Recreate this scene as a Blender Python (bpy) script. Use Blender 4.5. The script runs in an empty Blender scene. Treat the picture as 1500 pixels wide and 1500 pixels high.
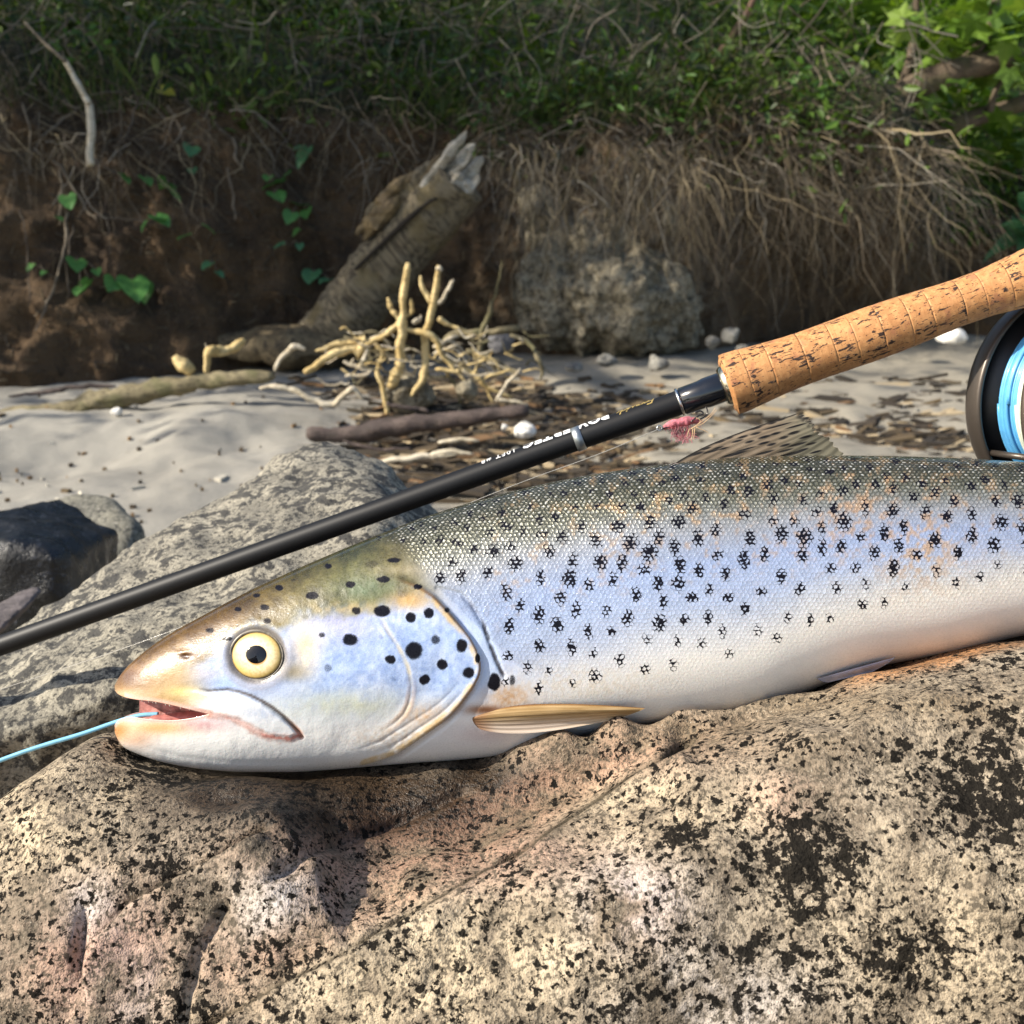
import bpy, bmesh, math, random
import numpy as np
from mathutils import Vector, Matrix

random.seed(7)
RNG = np.random.default_rng(11)
SC = bpy.context.scene
COL = SC.collection
R = math.radians

# ------------------------------------------------------------------ camera
F_PX, CPX = 1609.0, 750.0              # focal length and centre in photo pixels (1500 px wide)
PITCH = R(17.6)
CAM = np.array([0.0, 0.0, 0.68])       # metres above the sand
FWD = np.array([0.0, math.cos(PITCH), -math.sin(PITCH)])
RGT = np.array([1.0, 0.0, 0.0])
UPV = np.array([0.0, math.sin(PITCH), math.cos(PITCH)])
cam_d = bpy.data.cameras.new('camera')
cam_d.sensor_width = 36.0
cam_d.lens = 36.0 * F_PX / 1500.0
cam_d.clip_start, cam_d.clip_end = 0.01, 2000.0
cam_d.dof.use_dof = True
cam_d.dof.focus_distance = 0.405
cam_d.dof.aperture_fstop = 24.0
cam_o = bpy.data.objects.new('camera', cam_d)
cam_o.location = CAM
cam_o.rotation_euler = (R(90) - PITCH, 0, 0)
COL.objects.link(cam_o)
SC.camera = cam_o

# ------------------------------------------------------------------ sky and sun
SUN_DIR = np.array([-0.80, -0.24, 0.56])       # towards the sun: from the left, square to the view
SUN_DIR /= np.linalg.norm(SUN_DIR)
world = bpy.data.worlds.new('World')
SC.world = world
world.use_nodes = True
wn = world.node_tree
sky = wn.nodes.new('ShaderNodeTexSky')
sky.sky_type = 'NISHITA'
sky.sun_disc = False
sky.sun_elevation = math.asin(SUN_DIR[2])
sky.sun_rotation = math.atan2(SUN_DIR[0], SUN_DIR[1])
sky.dust_density = 1.5
bg = wn.nodes['Background']
bg.inputs['Strength'].default_value = 0.115
wn.links.new(sky.outputs[0], bg.inputs['Color'])
sun_d = bpy.data.lights.new('sun', 'SUN')
sun_d.energy = 4.8
sun_d.angle = R(0.6)
sun_d.color = (1.0, 0.92, 0.79)
sun_o = bpy.data.objects.new('sun', sun_d)
sun_o.rotation_euler = Vector(SUN_DIR).to_track_quat('Z', 'Y').to_euler()
sun_o.location = (-3, -2, 5)
COL.objects.link(sun_o)
SC.view_settings.view_transform = 'Standard'
SC.view_settings.look = 'None'
SC.view_settings.gamma = 1.0
SC.view_settings.use_curve_mapping = False
SC.view_settings.exposure = 0.75
SC.cycles.use_denoising = True
SC.cycles.max_bounces = 6
SC.cycles.transparent_max_bounces = 8

# ------------------------------------------------------------------ helpers
def unproj(px, py, d):
    """photo pixel at distance d along the optical axis -> world points (n,3)"""
    px, py, d = np.broadcast_arrays(np.asarray(px, float), np.asarray(py, float), np.asarray(d, float))
    a = (px - CPX) / F_PX
    b = -(py - CPX) / F_PX
    return CAM + d[..., None] * (FWD + a[..., None] * RGT + b[..., None] * UPV)

def at_y(px, py, y):
    """point on the pixel's ray whose world y is y"""
    a = (px - CPX) / F_PX
    b = -(py - CPX) / F_PX
    v = FWD + a * RGT + b * UPV
    return CAM + v * (y / v[1])

def at_z(px, py, z=0.0):
    a = (px - CPX) / F_PX
    b = -(py - CPX) / F_PX
    v = FWD + a * RGT + b * UPV
    return CAM + v * ((z - CAM[2]) / v[2])

def lin(r, g, b):
    f = lambda c: (c / 255.0 / 12.92) if c <= 10.3 else ((c / 255.0 + 0.055) / 1.055) ** 2.4
    return np.array([f(r), f(g), f(b)])

def _h(ix, iy, iz, seed):
    with np.errstate(over='ignore'):
        n = (ix.astype(np.uint32) * np.uint32(374761393) + iy.astype(np.uint32) * np.uint32(668265263)
             + iz.astype(np.uint32) * np.uint32(2246822519) + np.uint32((seed * 3266489917) & 0xffffffff))
        n = (n ^ (n >> np.uint32(13))) * np.uint32(1274126177)
        n = n ^ (n >> np.uint32(16))
        n = n * np.uint32(2654435761)
        n = n ^ (n >> np.uint32(15))
    return n.astype(np.float64) / 4294967295.0 * 2 - 1

def vnoise(p, seed=0):
    """value noise -1..1 at points p (n,3)"""
    p = np.asarray(p, float)
    i = np.floor(p).astype(np.int64)
    f = p - i
    f = f * f * f * (f * (f * 6 - 15) + 10)
    x, y, z = i[..., 0], i[..., 1], i[..., 2]
    fx, fy, fz = f[..., 0], f[..., 1], f[..., 2]
    L = lambda a, b, t: a + (b - a) * t
    c = lambda dx, dy, dz: _h(x + dx, y + dy, z + dz, seed)
    return L(L(L(c(0,0,0), c(1,0,0), fx), L(c(0,1,0), c(1,1,0), fx), fy),
             L(L(c(0,0,1), c(1,0,1), fx), L(c(0,1,1), c(1,1,1), fx), fy), fz)

def fbm(p, freq, octv=4, seed=0, gain=0.5):
    p = np.asarray(p, float)
    s, a, t = 0.0, 1.0, 0.0
    for k in range(octv):
        s = s + a * vnoise(p * freq + 17.3 * k, seed + k)
        t += a
        a *= gain
        freq *= 2.03
    return s / t

def ridged(p, freq, octv=4, seed=0):
    p = np.asarray(p, float)
    s, a, t = 0.0, 1.0, 0.0
    for k in range(octv):
        s = s + a * (1 - 2 * np.abs(vnoise(p * freq + 9.1 * k, seed + k)))
        t += a; a *= 0.5; freq *= 2.1
    return s / t

def sstep(a, b, x):
    t = np.clip((np.asarray(x, float) - a) / (b - a), 0, 1)
    return t * t * (3 - 2 * t)

def interp(pts, x):
    """smooth (monotone-ish cubic) interpolation through (x,y) pairs"""
    pts = np.asarray(pts, float)
    X, Y = pts[:, 0], pts[:, 1]
    x = np.asarray(x, float)
    dX = np.diff(X); s = np.diff(Y) / dX
    m = np.empty_like(Y)
    m[0], m[-1] = s[0], s[-1]
    for k in range(1, len(Y) - 1):
        m[k] = 0.0 if s[k-1] * s[k] <= 0 else 2 * s[k-1] * s[k] / (s[k-1] + s[k])
    k = np.clip(np.searchsorted(X, x) - 1, 0, len(X) - 2)
    t = np.clip((x - X[k]) / dX[k], 0, 1)
    h = dX[k]
    return ((2*t**3 - 3*t**2 + 1) * Y[k] + (t**3 - 2*t**2 + t) * h * m[k]
            + (-2*t**3 + 3*t**2) * Y[k+1] + (t**3 - t**2) * h * m[k+1])

def dseg(px, py, pts, closed=False):
    """distance from pixels to a polyline, and fraction along it"""
    pts = np.asarray(pts, float)
    if closed: pts = np.vstack([pts, pts[:1]])
    best = np.full(np.shape(px), 1e9); par = np.zeros(np.shape(px))
    n = len(pts) - 1
    for k in range(n):
        a, b = pts[k], pts[k+1]
        e = b - a; L2 = max((e * e).sum(), 1e-9)
        t = np.clip(((px - a[0]) * e[0] + (py - a[1]) * e[1]) / L2, 0, 1)
        d = np.hypot(px - a[0] - t * e[0], py - a[1] - t * e[1])
        w = d < best
        best = np.where(w, d, best); par = np.where(w, (k + t) / n, par)
    return best, par

def inside(px, py, poly):
    poly = np.asarray(poly, float)
    r = np.zeros(np.shape(px), bool)
    n = len(poly)
    for k in range(n):
        x1, y1 = poly[k]; x2, y2 = poly[(k+1) % n]
        c = ((y1 > py) != (y2 > py)) & (px < (x2 - x1) * (py - y1) / (y2 - y1 + 1e-12) + x1)
        r ^= c
    return r

def sdpoly(px, py, poly):
    """signed distance, positive inside"""
    d, _ = dseg(px, py, poly, True)
    return np.where(inside(px, py, poly), d, -d)

def smooth_line(pts, n):
    """Catmull-Rom through points, n samples"""
    P = np.asarray(pts, float)
    if len(P) < 3:
        t = np.linspace(0, 1, n)[:, None]
        return P[0] * (1 - t) + P[-1] * t
    E = np.vstack([2 * P[0] - P[1], P, 2 * P[-1] - P[-2]])
    u = np.linspace(0, len(P) - 1 - 1e-9, n)
    k = u.astype(int); t = (u - k)[:, None]
    p0, p1, p2, p3 = E[k], E[k+1], E[k+2], E[k+3]
    return 0.5 * ((2*p1) + (-p0 + p2) * t + (2*p0 - 5*p1 + 4*p2 - p3) * t**2 + (-p0 + 3*p1 - 3*p2 + p3) * t**3)

def mesh(name, V, faces, mat=None, parent=None, attrs=None, smooth=True):
    """faces: list of int arrays (n,3) or (n,4); attrs: {name: (n,) | (n,3) | ('C', (n,3))}"""
    me = bpy.data.meshes.new(name)
    V = np.ascontiguousarray(V, dtype=np.float32)
    if not isinstance(faces, (list, tuple)): faces = [faces]
    faces = [np.asarray(f, np.int32) for f in faces if len(f)]
    me.vertices.add(len(V)); me.vertices.foreach_set('co', V.ravel())
    nl = sum(f.size for f in faces); nf = sum(len(f) for f in faces)
    me.loops.add(nl); me.polygons.add(nf)
    me.loops.foreach_set('vertex_index', np.concatenate([f.ravel() for f in faces]))
    tot = np.concatenate([np.full(len(f), f.shape[1], np.int32) for f in faces])
    st = np.concatenate([[0], np.cumsum(tot)[:-1]]).astype(np.int32)
    me.polygons.foreach_set('loop_start', st)
    me.polygons.foreach_set('loop_total', tot)
    me.polygons.foreach_set('use_smooth', np.full(nf, smooth, bool))
    for k, a in (attrs or {}).items():
        if isinstance(a, tuple):
            at = me.attributes.new(k, 'FLOAT_COLOR', 'POINT')
            c = np.ones((len(V), 4), np.float32); c[:, :3] = a[1]
            at.data.foreach_set('color', c.ravel())
        elif np.ndim(a) == 1:
            at = me.attributes.new(k, 'FLOAT', 'POINT')
            at.data.foreach_set('value', np.ascontiguousarray(a, np.float32))
        else:
            at = me.attributes.new(k, 'FLOAT_VECTOR', 'POINT')
            at.data.foreach_set('vector', np.ascontiguousarray(a, np.float32).ravel())
    me.update(calc_edges=True)
    me.validate()
    if mat: me.materials.append(mat)
    o = bpy.data.objects.new(name, me)
    COL.objects.link(o)
    if parent:
        o.parent = parent
        o.matrix_parent_inverse = parent.matrix_world.inverted()
    return o

def empty(name, loc=(0, 0, 0)):
    o = bpy.data.objects.new(name, None)
    o.empty_display_size = 0.05
    COL.objects.link(o)
    o.location = loc
    o.matrix_world = Matrix.Translation(loc)
    return o

def tag(o, label=None, cat=None, group=None, kind=None):
    if label: o['label'] = label
    if cat: o['category'] = cat
    if group: o['group'] = group
    if kind: o['kind'] = kind
    return o

def grid_faces(nu, nv, base=0, wrap=False):
    i = np.arange(nu - 1)[:, None]; nvv = nv if wrap else nv - 1
    j = np.arange(nvv)[None, :]; j2 = (j + 1) % nv
    a = i * nv + j; b = i * nv + j2; c = (i + 1) * nv + j2; d = (i + 1) * nv + j
    return np.stack([a, b, c, d], -1).reshape(-1, 4) + base

class MB:
    """collects pieces of one mesh"""
    def __init__(s): s.V = []; s.Q = []; s.T = []; s.n = 0; s.A = {}
    def add(s, V, Q=None, T=None, **att):
        V = np.asarray(V, float).reshape(-1, 3)
        if Q is not None and len(Q): s.Q.append(np.asarray(Q) + s.n)
        if T is not None and len(T): s.T.append(np.asarray(T) + s.n)
        s.V.append(V); s.n += len(V)
        for k, v in att.items():
            s.A.setdefault(k, []).append(np.broadcast_to(np.asarray(v, float), (len(V),) + np.shape(v)[1:] if np.ndim(v) > 1 else ((len(V), 3) if np.ndim(v) == 1 and np.shape(v)[0] == 3 and len(V) != 3 else (len(V),))))
        return s
    def build(s, name, mat, parent=None, smooth=True, color=()):
        f = []
        if s.Q: f.append(np.vstack(s.Q))
        if s.T: f.append(np.vstack(s.T))
        at = {k: (('C', np.vstack(v)) if k in color else (np.concatenate(v) if v[0].ndim == 1 else np.vstack(v))) for k, v in s.A.items()}
        return mesh(name, np.vstack(s.V), f, mat, parent, at, smooth)

def frames(P):
    """tangent and two normals along a path (parallel transport)"""
    P = np.asarray(P, float)
    T = np.gradient(P, axis=0); T /= np.linalg.norm(T, axis=1)[:, None] + 1e-12
    n = np.cross(T[0], [0, 0, 1.0])
    if np.linalg.norm(n) < 1e-3: n = np.cross(T[0], [0, 1.0, 0])
    n /= np.linalg.norm(n)
    N = [n]
    for k in range(1, len(P)):
        n = N[-1] - T[k] * np.dot(N[-1], T[k])
        n /= np.linalg.norm(n) + 1e-12
        N.append(n)
    N = np.array(N)
    return T, N, np.cross(T, N)

def tube(P, rad, sides=8, cap=True, rough=0.0, seed=0, rfreq=60.0):
    """verts, quads, tris of a tube along P with radius array"""
    P = np.asarray(P, float); n = len(P)
    rad = np.broadcast_to(np.asarray(rad, float), (n,))
    T, N, B = frames(P)
    a = np.linspace(0, 2 * np.pi, sides, endpoint=False)
    V = P[:, None, :] + rad[:, None, None] * (np.cos(a)[None, :, None] * N[:, None, :] + np.sin(a)[None, :, None] * B[:, None, :])
    if rough:
        q = fbm(V.reshape(-1, 3), rfreq, 3, seed).reshape(n, sides)
        V = P[:, None, :] + (V - P[:, None, :]) * (1 + rough * q)[:, :, None]
    V = V.reshape(-1, 3)
    Q = grid_faces(n, sides, 0, True)
    Tt = np.zeros((0, 3), int)
    if cap:
        V = np.vstack([V, P[0], P[-1]])
        k = np.arange(sides); k2 = (k + 1) % sides
        Tt = np.vstack([np.stack([np.full(sides, n * sides), k2, k], -1),
                        np.stack([np.full(sides, n * sides + 1), (n-1) * sides + k, (n-1) * sides + k2], -1)])
    return V, Q, Tt

def lathe(A, D, prof, sides=48):
    """surface of revolution: axis start A, unit dir D, prof [(dist, radius)]"""
    D = np.asarray(D, float) / np.linalg.norm(D)
    n = np.cross(D, [0, 0, 1.0]); n /= np.linalg.norm(n); b = np.cross(n, D)
    prof = np.asarray(prof, float)
    a = np.linspace(0, 2 * np.pi, sides, endpoint=False)
    V = (np.asarray(A) + prof[:, 0, None] * D)[:, None, :] + prof[:, 1, None, None] * (np.cos(a)[None, :, None] * n + np.sin(a)[None, :, None] * b)
    return V.reshape(-1, 3), grid_faces(len(prof), sides, 0, True)

# ---- node materials
class NT:
    def __init__(s, name):
        s.m = bpy.data.materials.new(name); s.m.use_nodes = True
        s.t = s.m.node_tree; s.t.nodes.clear()
        s.out = s.t.nodes.new('ShaderNodeOutputMaterial')
    def set(s, sock, v):
        if v is None: return
        if isinstance(v, bpy.types.NodeSocket): s.t.links.new(v, sock)
        elif isinstance(v, bpy.types.Node): s.t.links.new(v.outputs[0], sock)
        else:
            if hasattr(sock.default_value, '__len__'):
                v = list(v)
                if len(sock.default_value) == 4 and len(v) == 3: v = v + [1.0]
            sock.default_value = v
    def n(s, typ, ins=None, **props):
        nd = s.t.nodes.new('ShaderNode' + typ)
        for k, v in props.items(): setattr(nd, k, v)
        for k, v in (ins or {}).items(): s.set(nd.inputs[k], v)
        return nd
    def attr(s, name): return s.n('Attribute', attribute_name=name)
    def math(s, op, a, b=None, c=None, clamp=False):
        nd = s.n('Math', operation=op, use_clamp=clamp)
        s.set(nd.inputs[0], a)
        if b is not None: s.set(nd.inputs[1], b)
        if c is not None: s.set(nd.inputs[2], c)
        return nd.outputs[0]
    def vmath(s, op, a, b=None):
        nd = s.n('VectorMath', operation=op)
        s.set(nd.inputs[0], a)
        if b is not None: s.set(nd.inputs[1], b)
        return nd
    def ramp(s, f, lo, hi, a=0.0, b=1.0, smooth=True):
        nd = s.n('MapRange', interpolation_type='SMOOTHSTEP' if smooth else 'LINEAR')
        s.set(nd.inputs[0], f)
        for k, v in zip((1, 2, 3, 4), (lo, hi, a, b)): s.set(nd.inputs[k], v)
        return nd.outputs[0]
    def mix(s, f, a, b, mode='MIX'):
        nd = s.n('Mix', data_type='RGBA', blend_type=mode)
        s.set(nd.inputs[0], f); s.set(nd.inputs[6], a); s.set(nd.inputs[7], b)
        return nd.outputs[2]
    def noise(s, vec, scale, detail=3, rough=0.5, dist=0.0):
        return s.n('TexNoise', {'Vector': vec, 'Scale': scale, 'Detail': detail, 'Roughness': rough, 'Distortion': dist}).outputs[0]
    def voro(s, vec, scale, feature='F1', rand=1.0, out=0):
        return s.n('TexVoronoi', {'Vector': vec, 'Scale': scale, 'Randomness': rand}, feature=feature).outputs[out]
    def obj(s): return s.n('TexCoord').outputs['Object']
    def bump(s, h, strength=0.3, dist=0.001, nrm=None):
        return s.n('Bump', {'Height': h, 'Strength': strength, 'Distance': dist, 'Normal': nrm}).outputs[0]
    def pbr(s, color, rough=0.5, metal=0.0, normal=None, **kw):
        ins = {'Base Color': color, 'Roughness': rough, 'Metallic': metal}
        if normal is not None: ins['Normal'] = normal
        ins.update(kw)
        p = s.n('BsdfPrincipled', ins)
        s.t.links.new(p.outputs[0], s.out.inputs[0])
        return p

def mat_plain(name, color, rough=0.5, metal=0.0, var=0.0, scale=200.0, bump=0.0, bscale=400.0, bdist=0.0005, **kw):
    m = NT(name)
    c = tuple(color)
    if var:
        nz = m.noise(m.obj(), scale, 4, 0.6)
        c = m.mix(m.ramp(nz, 0.3, 0.7), tuple(np.array(color) * (1 - var)), tuple(np.minimum(np.array(color) * (1 + var), 1)))
    nr = m.bump(m.noise(m.obj(), bscale, 3), bump, bdist) if bump else None
    m.pbr(c, rough, metal, nr, **kw)
    return m.m
# ================================================================== the trout
D0 = 0.42                                  # distance of the fish's mid plane along the optical axis
KPX = D0 / F_PX                            # metres per photo pixel on that plane
TOP = [(168,1004),(170,1000),(173,994),(180,984),(200,964),(240,934),(300,900),(360,868),(420,840),(470,818),(520,797),(560,781),
       (620,758),(700,733),(800,708),(900,690),(1000,677),(1100,669),(1200,667),(1300,668),(1400,671),(1500,677),(1700,702),(1900,738),(2100,775),(2240,786)]
BOT = [(168,1072),(170,1078),(174,1086),(182,1095),(200,1104),(240,1117),(300,1127),(360,1131),(420,1131),(480,1128),(540,1123),(600,1118),
       (660,1114),(720,1108),(780,1096),(850,1080),(950,1062),(1050,1050),(1120,1036),(1180,1014),(1250,988),(1300,974),(1400,955),(1500,931),(1700,897),(1900,872),(2100,862),(2240,872)]
WID = [(168,0),(169,9),(171,17),(176,27),(186,36),(205,45),(240,55),(300,68),(380,82),(480,93),(600,99),(720,101),(800,103),(1000,110),(1200,108),(1400,100),(1700,76),(2000,46),(2240,20)]
ULIP = [(168,1011),(172,1016),(182,1021),(200,1025),(225,1028),(250,1033),(280,1040),(306,1046)]
LLIP = [(168,1062),(172,1056),(180,1052),(192,1050),(215,1053),(250,1055),(280,1052),(306,1046)]
MIDL = [(306,1046),(345,1056),(400,1064),(500,1040),(760,965),(1200,850),(1600,800),(2240,830)]
XC = 306.0
fx = np.concatenate([[168, 169, 170, 171, 172.2, 173.6, 175], np.arange(176.4, XC, 1.3), np.arange(XC, 760, 1.3), np.arange(760, 1520, 2.0), np.arange(1520, 2241, 9.0)])
ic = int(np.searchsorted(fx, XC - 0.6)); fx[ic] = XC
f_top, f_bot, f_w = interp(TOP, fx), interp(BOT, fx), interp(WID, fx)
f_ul = np.where(fx < XC, interp(ULIP, fx), interp(MIDL, fx))
f_ll = np.where(fx < XC, interp(LLIP, fx), interp(MIDL, fx))

def f_env(x, y):
    t, b, w = interp(TOP, x), interp(BOT, x), interp(WID, x)
    v = np.clip(2 * (b - y) / (b - t) - 1, -1, 1)
    return w * np.sqrt(np.clip(1 - np.abs(v) ** 2.25, 0, 1))

OPERC = [(572,842),(590,851),(614,860),(634,873),(650,889),(664,905),(677,920),(688,934),(696,948),(702,963),(704,978),(702,989),(698,998),(692,1009),(683,1021),(673,1034),(661,1047),(648,1058),(634,1068),(617,1080),(600,1092),(582,1104),(560,1113),(536,1120)]
PREOP = [(545,896),(559,910),(572,930),(582,944),(590,960),(597,975),(601,990),(603,1005),(602,1018),(599,1032),(592,1046),(580,1058),(566,1068),(550,1076)]
CLEI = [(640,862),(660,866),(678,872),(694,892),(709,918),(719,946),(729,972),(738,990)]
GROOVE = [(286,1007),(296,1010),(306,1012),(320,1011),(334,1010),(350,1013),(368,1019),(384,1027),(400,1037),(414,1048),(428,1061),(437,1071),(441,1079)]
LIPPINK = [(306,1047),(330,1050),(352,1058),(368,1068),(385,1076),(405,1081),(425,1082),(438,1077)]
MAXIL = [(262,1012),(286,1010),(306,1014),(334,1013),(352,1016),(384,1030),(408,1048),(428,1064),(438,1076),(424,1081),(400,1079),(378,1070),(352,1055),(306,1045),(280,1038),(262,1029)]
OPPOLY = OPERC + [(480,1128),(420,1100),(420,900),(500,850)]
EYE = (376.0, 960.0)

def f_detail(x, y):
    """relief on top of the envelope, in photo pixels"""
    h = np.zeros_like(x)
    m = x < 800
    if not m.any(): return h
    X, Y = x[m], y[m]
    d = np.zeros_like(X)
    sd = sdpoly(X, Y, OPPOLY)
    dl, pl = dseg(X, Y, OPERC)
    s = np.where(sd > 0, dl, -dl)
    near = sstep(62, 30, dl)
    fade = sstep(0.0, 0.14, pl)
    vr = 0.75 + 0.5 * vnoise(np.stack([pl * 9, pl * 0, pl * 0], -1), 4)
    d += near * fade * 6.0 * sstep(-5.0, 2.0, s) * np.exp(-np.maximum(s, 0) / 38.0)
    d += near * fade * 0.9 * vr * np.exp(-((s - 4) / 3.0) ** 2)
    d -= near * (s < 0) * fade * 1.0 * vr * np.exp(-((s + 5) / 4.0) ** 2)
    dp, pp = dseg(X, Y, PREOP)
    vp = (0.6 + 0.5 * vnoise(np.stack([pp * 7, pp * 0, pp * 0], -1), 6)) * sstep(0, .15, pp) * sstep(1, .8, pp)
    d -= 1.3 * np.exp(-(dp / 2.4) ** 2) * vp
    d += 0.9 * np.exp(-((dp - 5) / 4.0) ** 2) * vp
    dc, pc = dseg(X, Y, CLEI)
    d -= 2.4 * np.exp(-(dc / 3.0) ** 2)
    for off, wv in (((-10, -22), 1.2), ((-30, -38), 1.0), ((6, 12), 1.2), ((-2, 26), 0.8)):   # folds of the gill membrane
        L = [(a + off[0] * (0.4 + 0.6 * k / 10), b + off[1] * 0.45) for k, (a, b) in enumerate(OPERC[13:])]
        dd, q = dseg(X, Y, L)
        d -= 0.7 * wv * np.exp(-(dd / 2.4) ** 2) * sstep(0, .3, q) * sstep(1, .75, q)
    sm = sdpoly(X, Y, MAXIL)
    d += 3.5 * sstep(-1.5, 5, sm) * sstep(262, 310, X)
    dg, pg = dseg(X, Y, GROOVE)
    d -= 4.0 * np.exp(-(dg / (1.4 + 1.8 * pg)) ** 2) * sstep(0, .3, pg)
    dk, pk = dseg(X, Y, LIPPINK)
    d += 1.6 * np.exp(-(dk / 4.0) ** 2)
    r = np.hypot((X - EYE[0]) / 1.06, Y - EYE[1])
    d -= 7.0 * np.exp(-(r / 36.0) ** 6)
    d += 1.3 * np.exp(-((r - 47) / 8.0) ** 2)
    d -= 4.0 * np.exp(-(((X - 436) / 26) ** 2 + ((Y - 962) / 24) ** 2))
    d -= 2.5 * np.exp(-(((X - 273) / 7) ** 2 + ((Y - 961) / 4) ** 2))
    d += 1.2 * np.exp(-(((X - 268) / 12) ** 2 + ((Y - 956) / 4) ** 2))
    jl, jq = dseg(X, Y, [(200,1090),(260,1108),(340,1117),(430,1117),(520,1110)])
    d -= 0.9 * np.exp(-(jl / 4.0) ** 2) * sstep(0, .2, jq) * sstep(1, .7, jq)
    P = np.stack([X, Y, np.zeros_like(X)], -1)
    d += 0.9 * fbm(P, 1/30., 3, 3) + 0.12 * fbm(P, 1/6., 2, 5)
    h[m] = d
    xa = x[m]
    h[m] *= sstep(168, 176, xa)
    return h

def f_pos(x, y, near=True):
    h = f_env(x, y)
    if near:
        w = np.clip(h / 14.0, 0, 1)
        h = h + f_detail(x, y) * w
        return unproj(x, y, D0 - h * KPX)
    return unproj(x, y, D0) + (h * KPX)[..., None] * FWD

NU, NL, NF, NR = 128, 118, 22, 9
nx = len(fx)
def rows(y0, y1, n, vpow=True):
    """rows from y0 to y1 (arrays over columns), equal angle steps round the section"""
    c = (f_top + f_bot) / 2; hh = (f_bot - f_top) / 2
    a0 = np.arcsin(np.clip((y0 - c) / hh, -1, 1)); a1 = np.arcsin(np.clip((y1 - c) / hh, -1, 1))
    a = a0[:, None] + (a1 - a0)[:, None] * np.linspace(0, 1, n)[None, :]
    return c[:, None] + hh[:, None] * np.sin(a)
Yu = rows(f_ul, f_top, NU); Yl = rows(f_ll, f_bot, NL)
Xu = np.repeat(fx[:, None], NU, 1); Xl = np.repeat(fx[:, None], NL, 1)
Yfu = rows(f_ul, f_top, NF)[:, :-1]; Yfl = rows(f_ll, f_bot, NF)[:, :-1]
Pu = f_pos(Xu.ravel(), Yu.ravel()); Pl = f_pos(Xl.ravel(), Yl.ravel())
Xf = np.repeat(fx[:, None], NF - 1, 1)
Pfu = f_pos(Xf.ravel(), Yfu.ravel(), False); Pfl = f_pos(Xf.ravel(), Yfl.ravel(), False)
# ids
idu = np.arange(nx * NU).reshape(nx, NU)
idl = np.arange(nx * NL).reshape(nx, NL) + nx * NU
o2 = nx * (NU + NL)
idfu = np.arange(nx * (NF - 1)).reshape(nx, NF - 1) + o2
o3 = o2 + nx * (NF - 1)
idfl = np.arange(nx * (NF - 1)).reshape(nx, NF - 1) + o3
o4 = o3 + nx * (NF - 1)
idl[ic:, 0] = idu[ic:, 0]; idfl[ic:, 0] = idfu[ic:, 0]
FU = np.concatenate([idfu, idu[:, -1:]], 1); FLL = np.concatenate([idfl, idl[:, -1:]], 1)
# roof and floor of the mouth
A = Pu.reshape(nx, NU, 3)[:ic + 1, 0]; Bf = Pfu.reshape(nx, NF - 1, 3)[:ic + 1, 0]
A2 = Pl.reshape(nx, NL, 3)[:ic + 1, 0]; Bf2 = Pfl.reshape(nx, NF - 1, 3)[:ic + 1, 0]
s = np.linspace(0, 1, NR + 2)[1:-1]
arch = np.sin(np.pi * s) ** 0.6
gap = np.clip((XC - fx[:ic + 1]) / 40, 0, 1)
hw = np.clip((fx[:ic+1] - 168) / 40, 0, 1)
roof = A[:, None] * (1 - s)[None, :, None] + Bf[:, None] * s[None, :, None] + UPV * (arch[None, :] * (22 * gap * hw)[:, None] * KPX)[..., None]
floor_ = A2[:, None] * (1 - s)[None, :, None] + Bf2[:, None] * s[None, :, None] - UPV * (arch[None, :] * (14 * gap * hw)[:, None] * KPX)[..., None]
idro = np.arange((ic + 1) * NR).reshape(ic + 1, NR) + o4
o5 = o4 + (ic + 1) * NR
idfo = np.arange((ic + 1) * NR).reshape(ic + 1, NR) + o5
idfo[ic] = idro[ic]
RO = np.concatenate([idu[:ic+1, :1], idro, idfu[:ic+1, :1]], 1)
FO = np.concatenate([idl[:ic+1, :1], idfo, idfl[:ic+1, :1]], 1)
def gq(I, flip=False):
    q = np.stack([I[:-1, :-1], I[:-1, 1:], I[1:, 1:], I[1:, :-1]], -1).reshape(-1, 4)
    return q[:, ::-1] if flip else q
FV = np.vstack([Pu, Pl, Pfu, Pfl, roof.reshape(-1, 3), floor_.reshape(-1, 3)])
FQ = np.vstack([gq(idu), gq(idl, True), gq(FU, True), gq(FLL), gq(RO, True), gq(FO)])
vx = np.concatenate([Xu.ravel(), Xl.ravel(), Xf.ravel(), Xf.ravel(), np.repeat(fx[:ic+1], NR), np.repeat(fx[:ic+1], NR)])
vy = np.concatenate([Yu.ravel(), Yl.ravel(), Yfu.ravel(), Yfl.ravel(), np.repeat(f_ul[:ic+1], NR), np.repeat(f_ll[:ic+1], NR)])
is_mouth = np.zeros(len(FV), bool); is_mouth[o4:] = True

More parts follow.
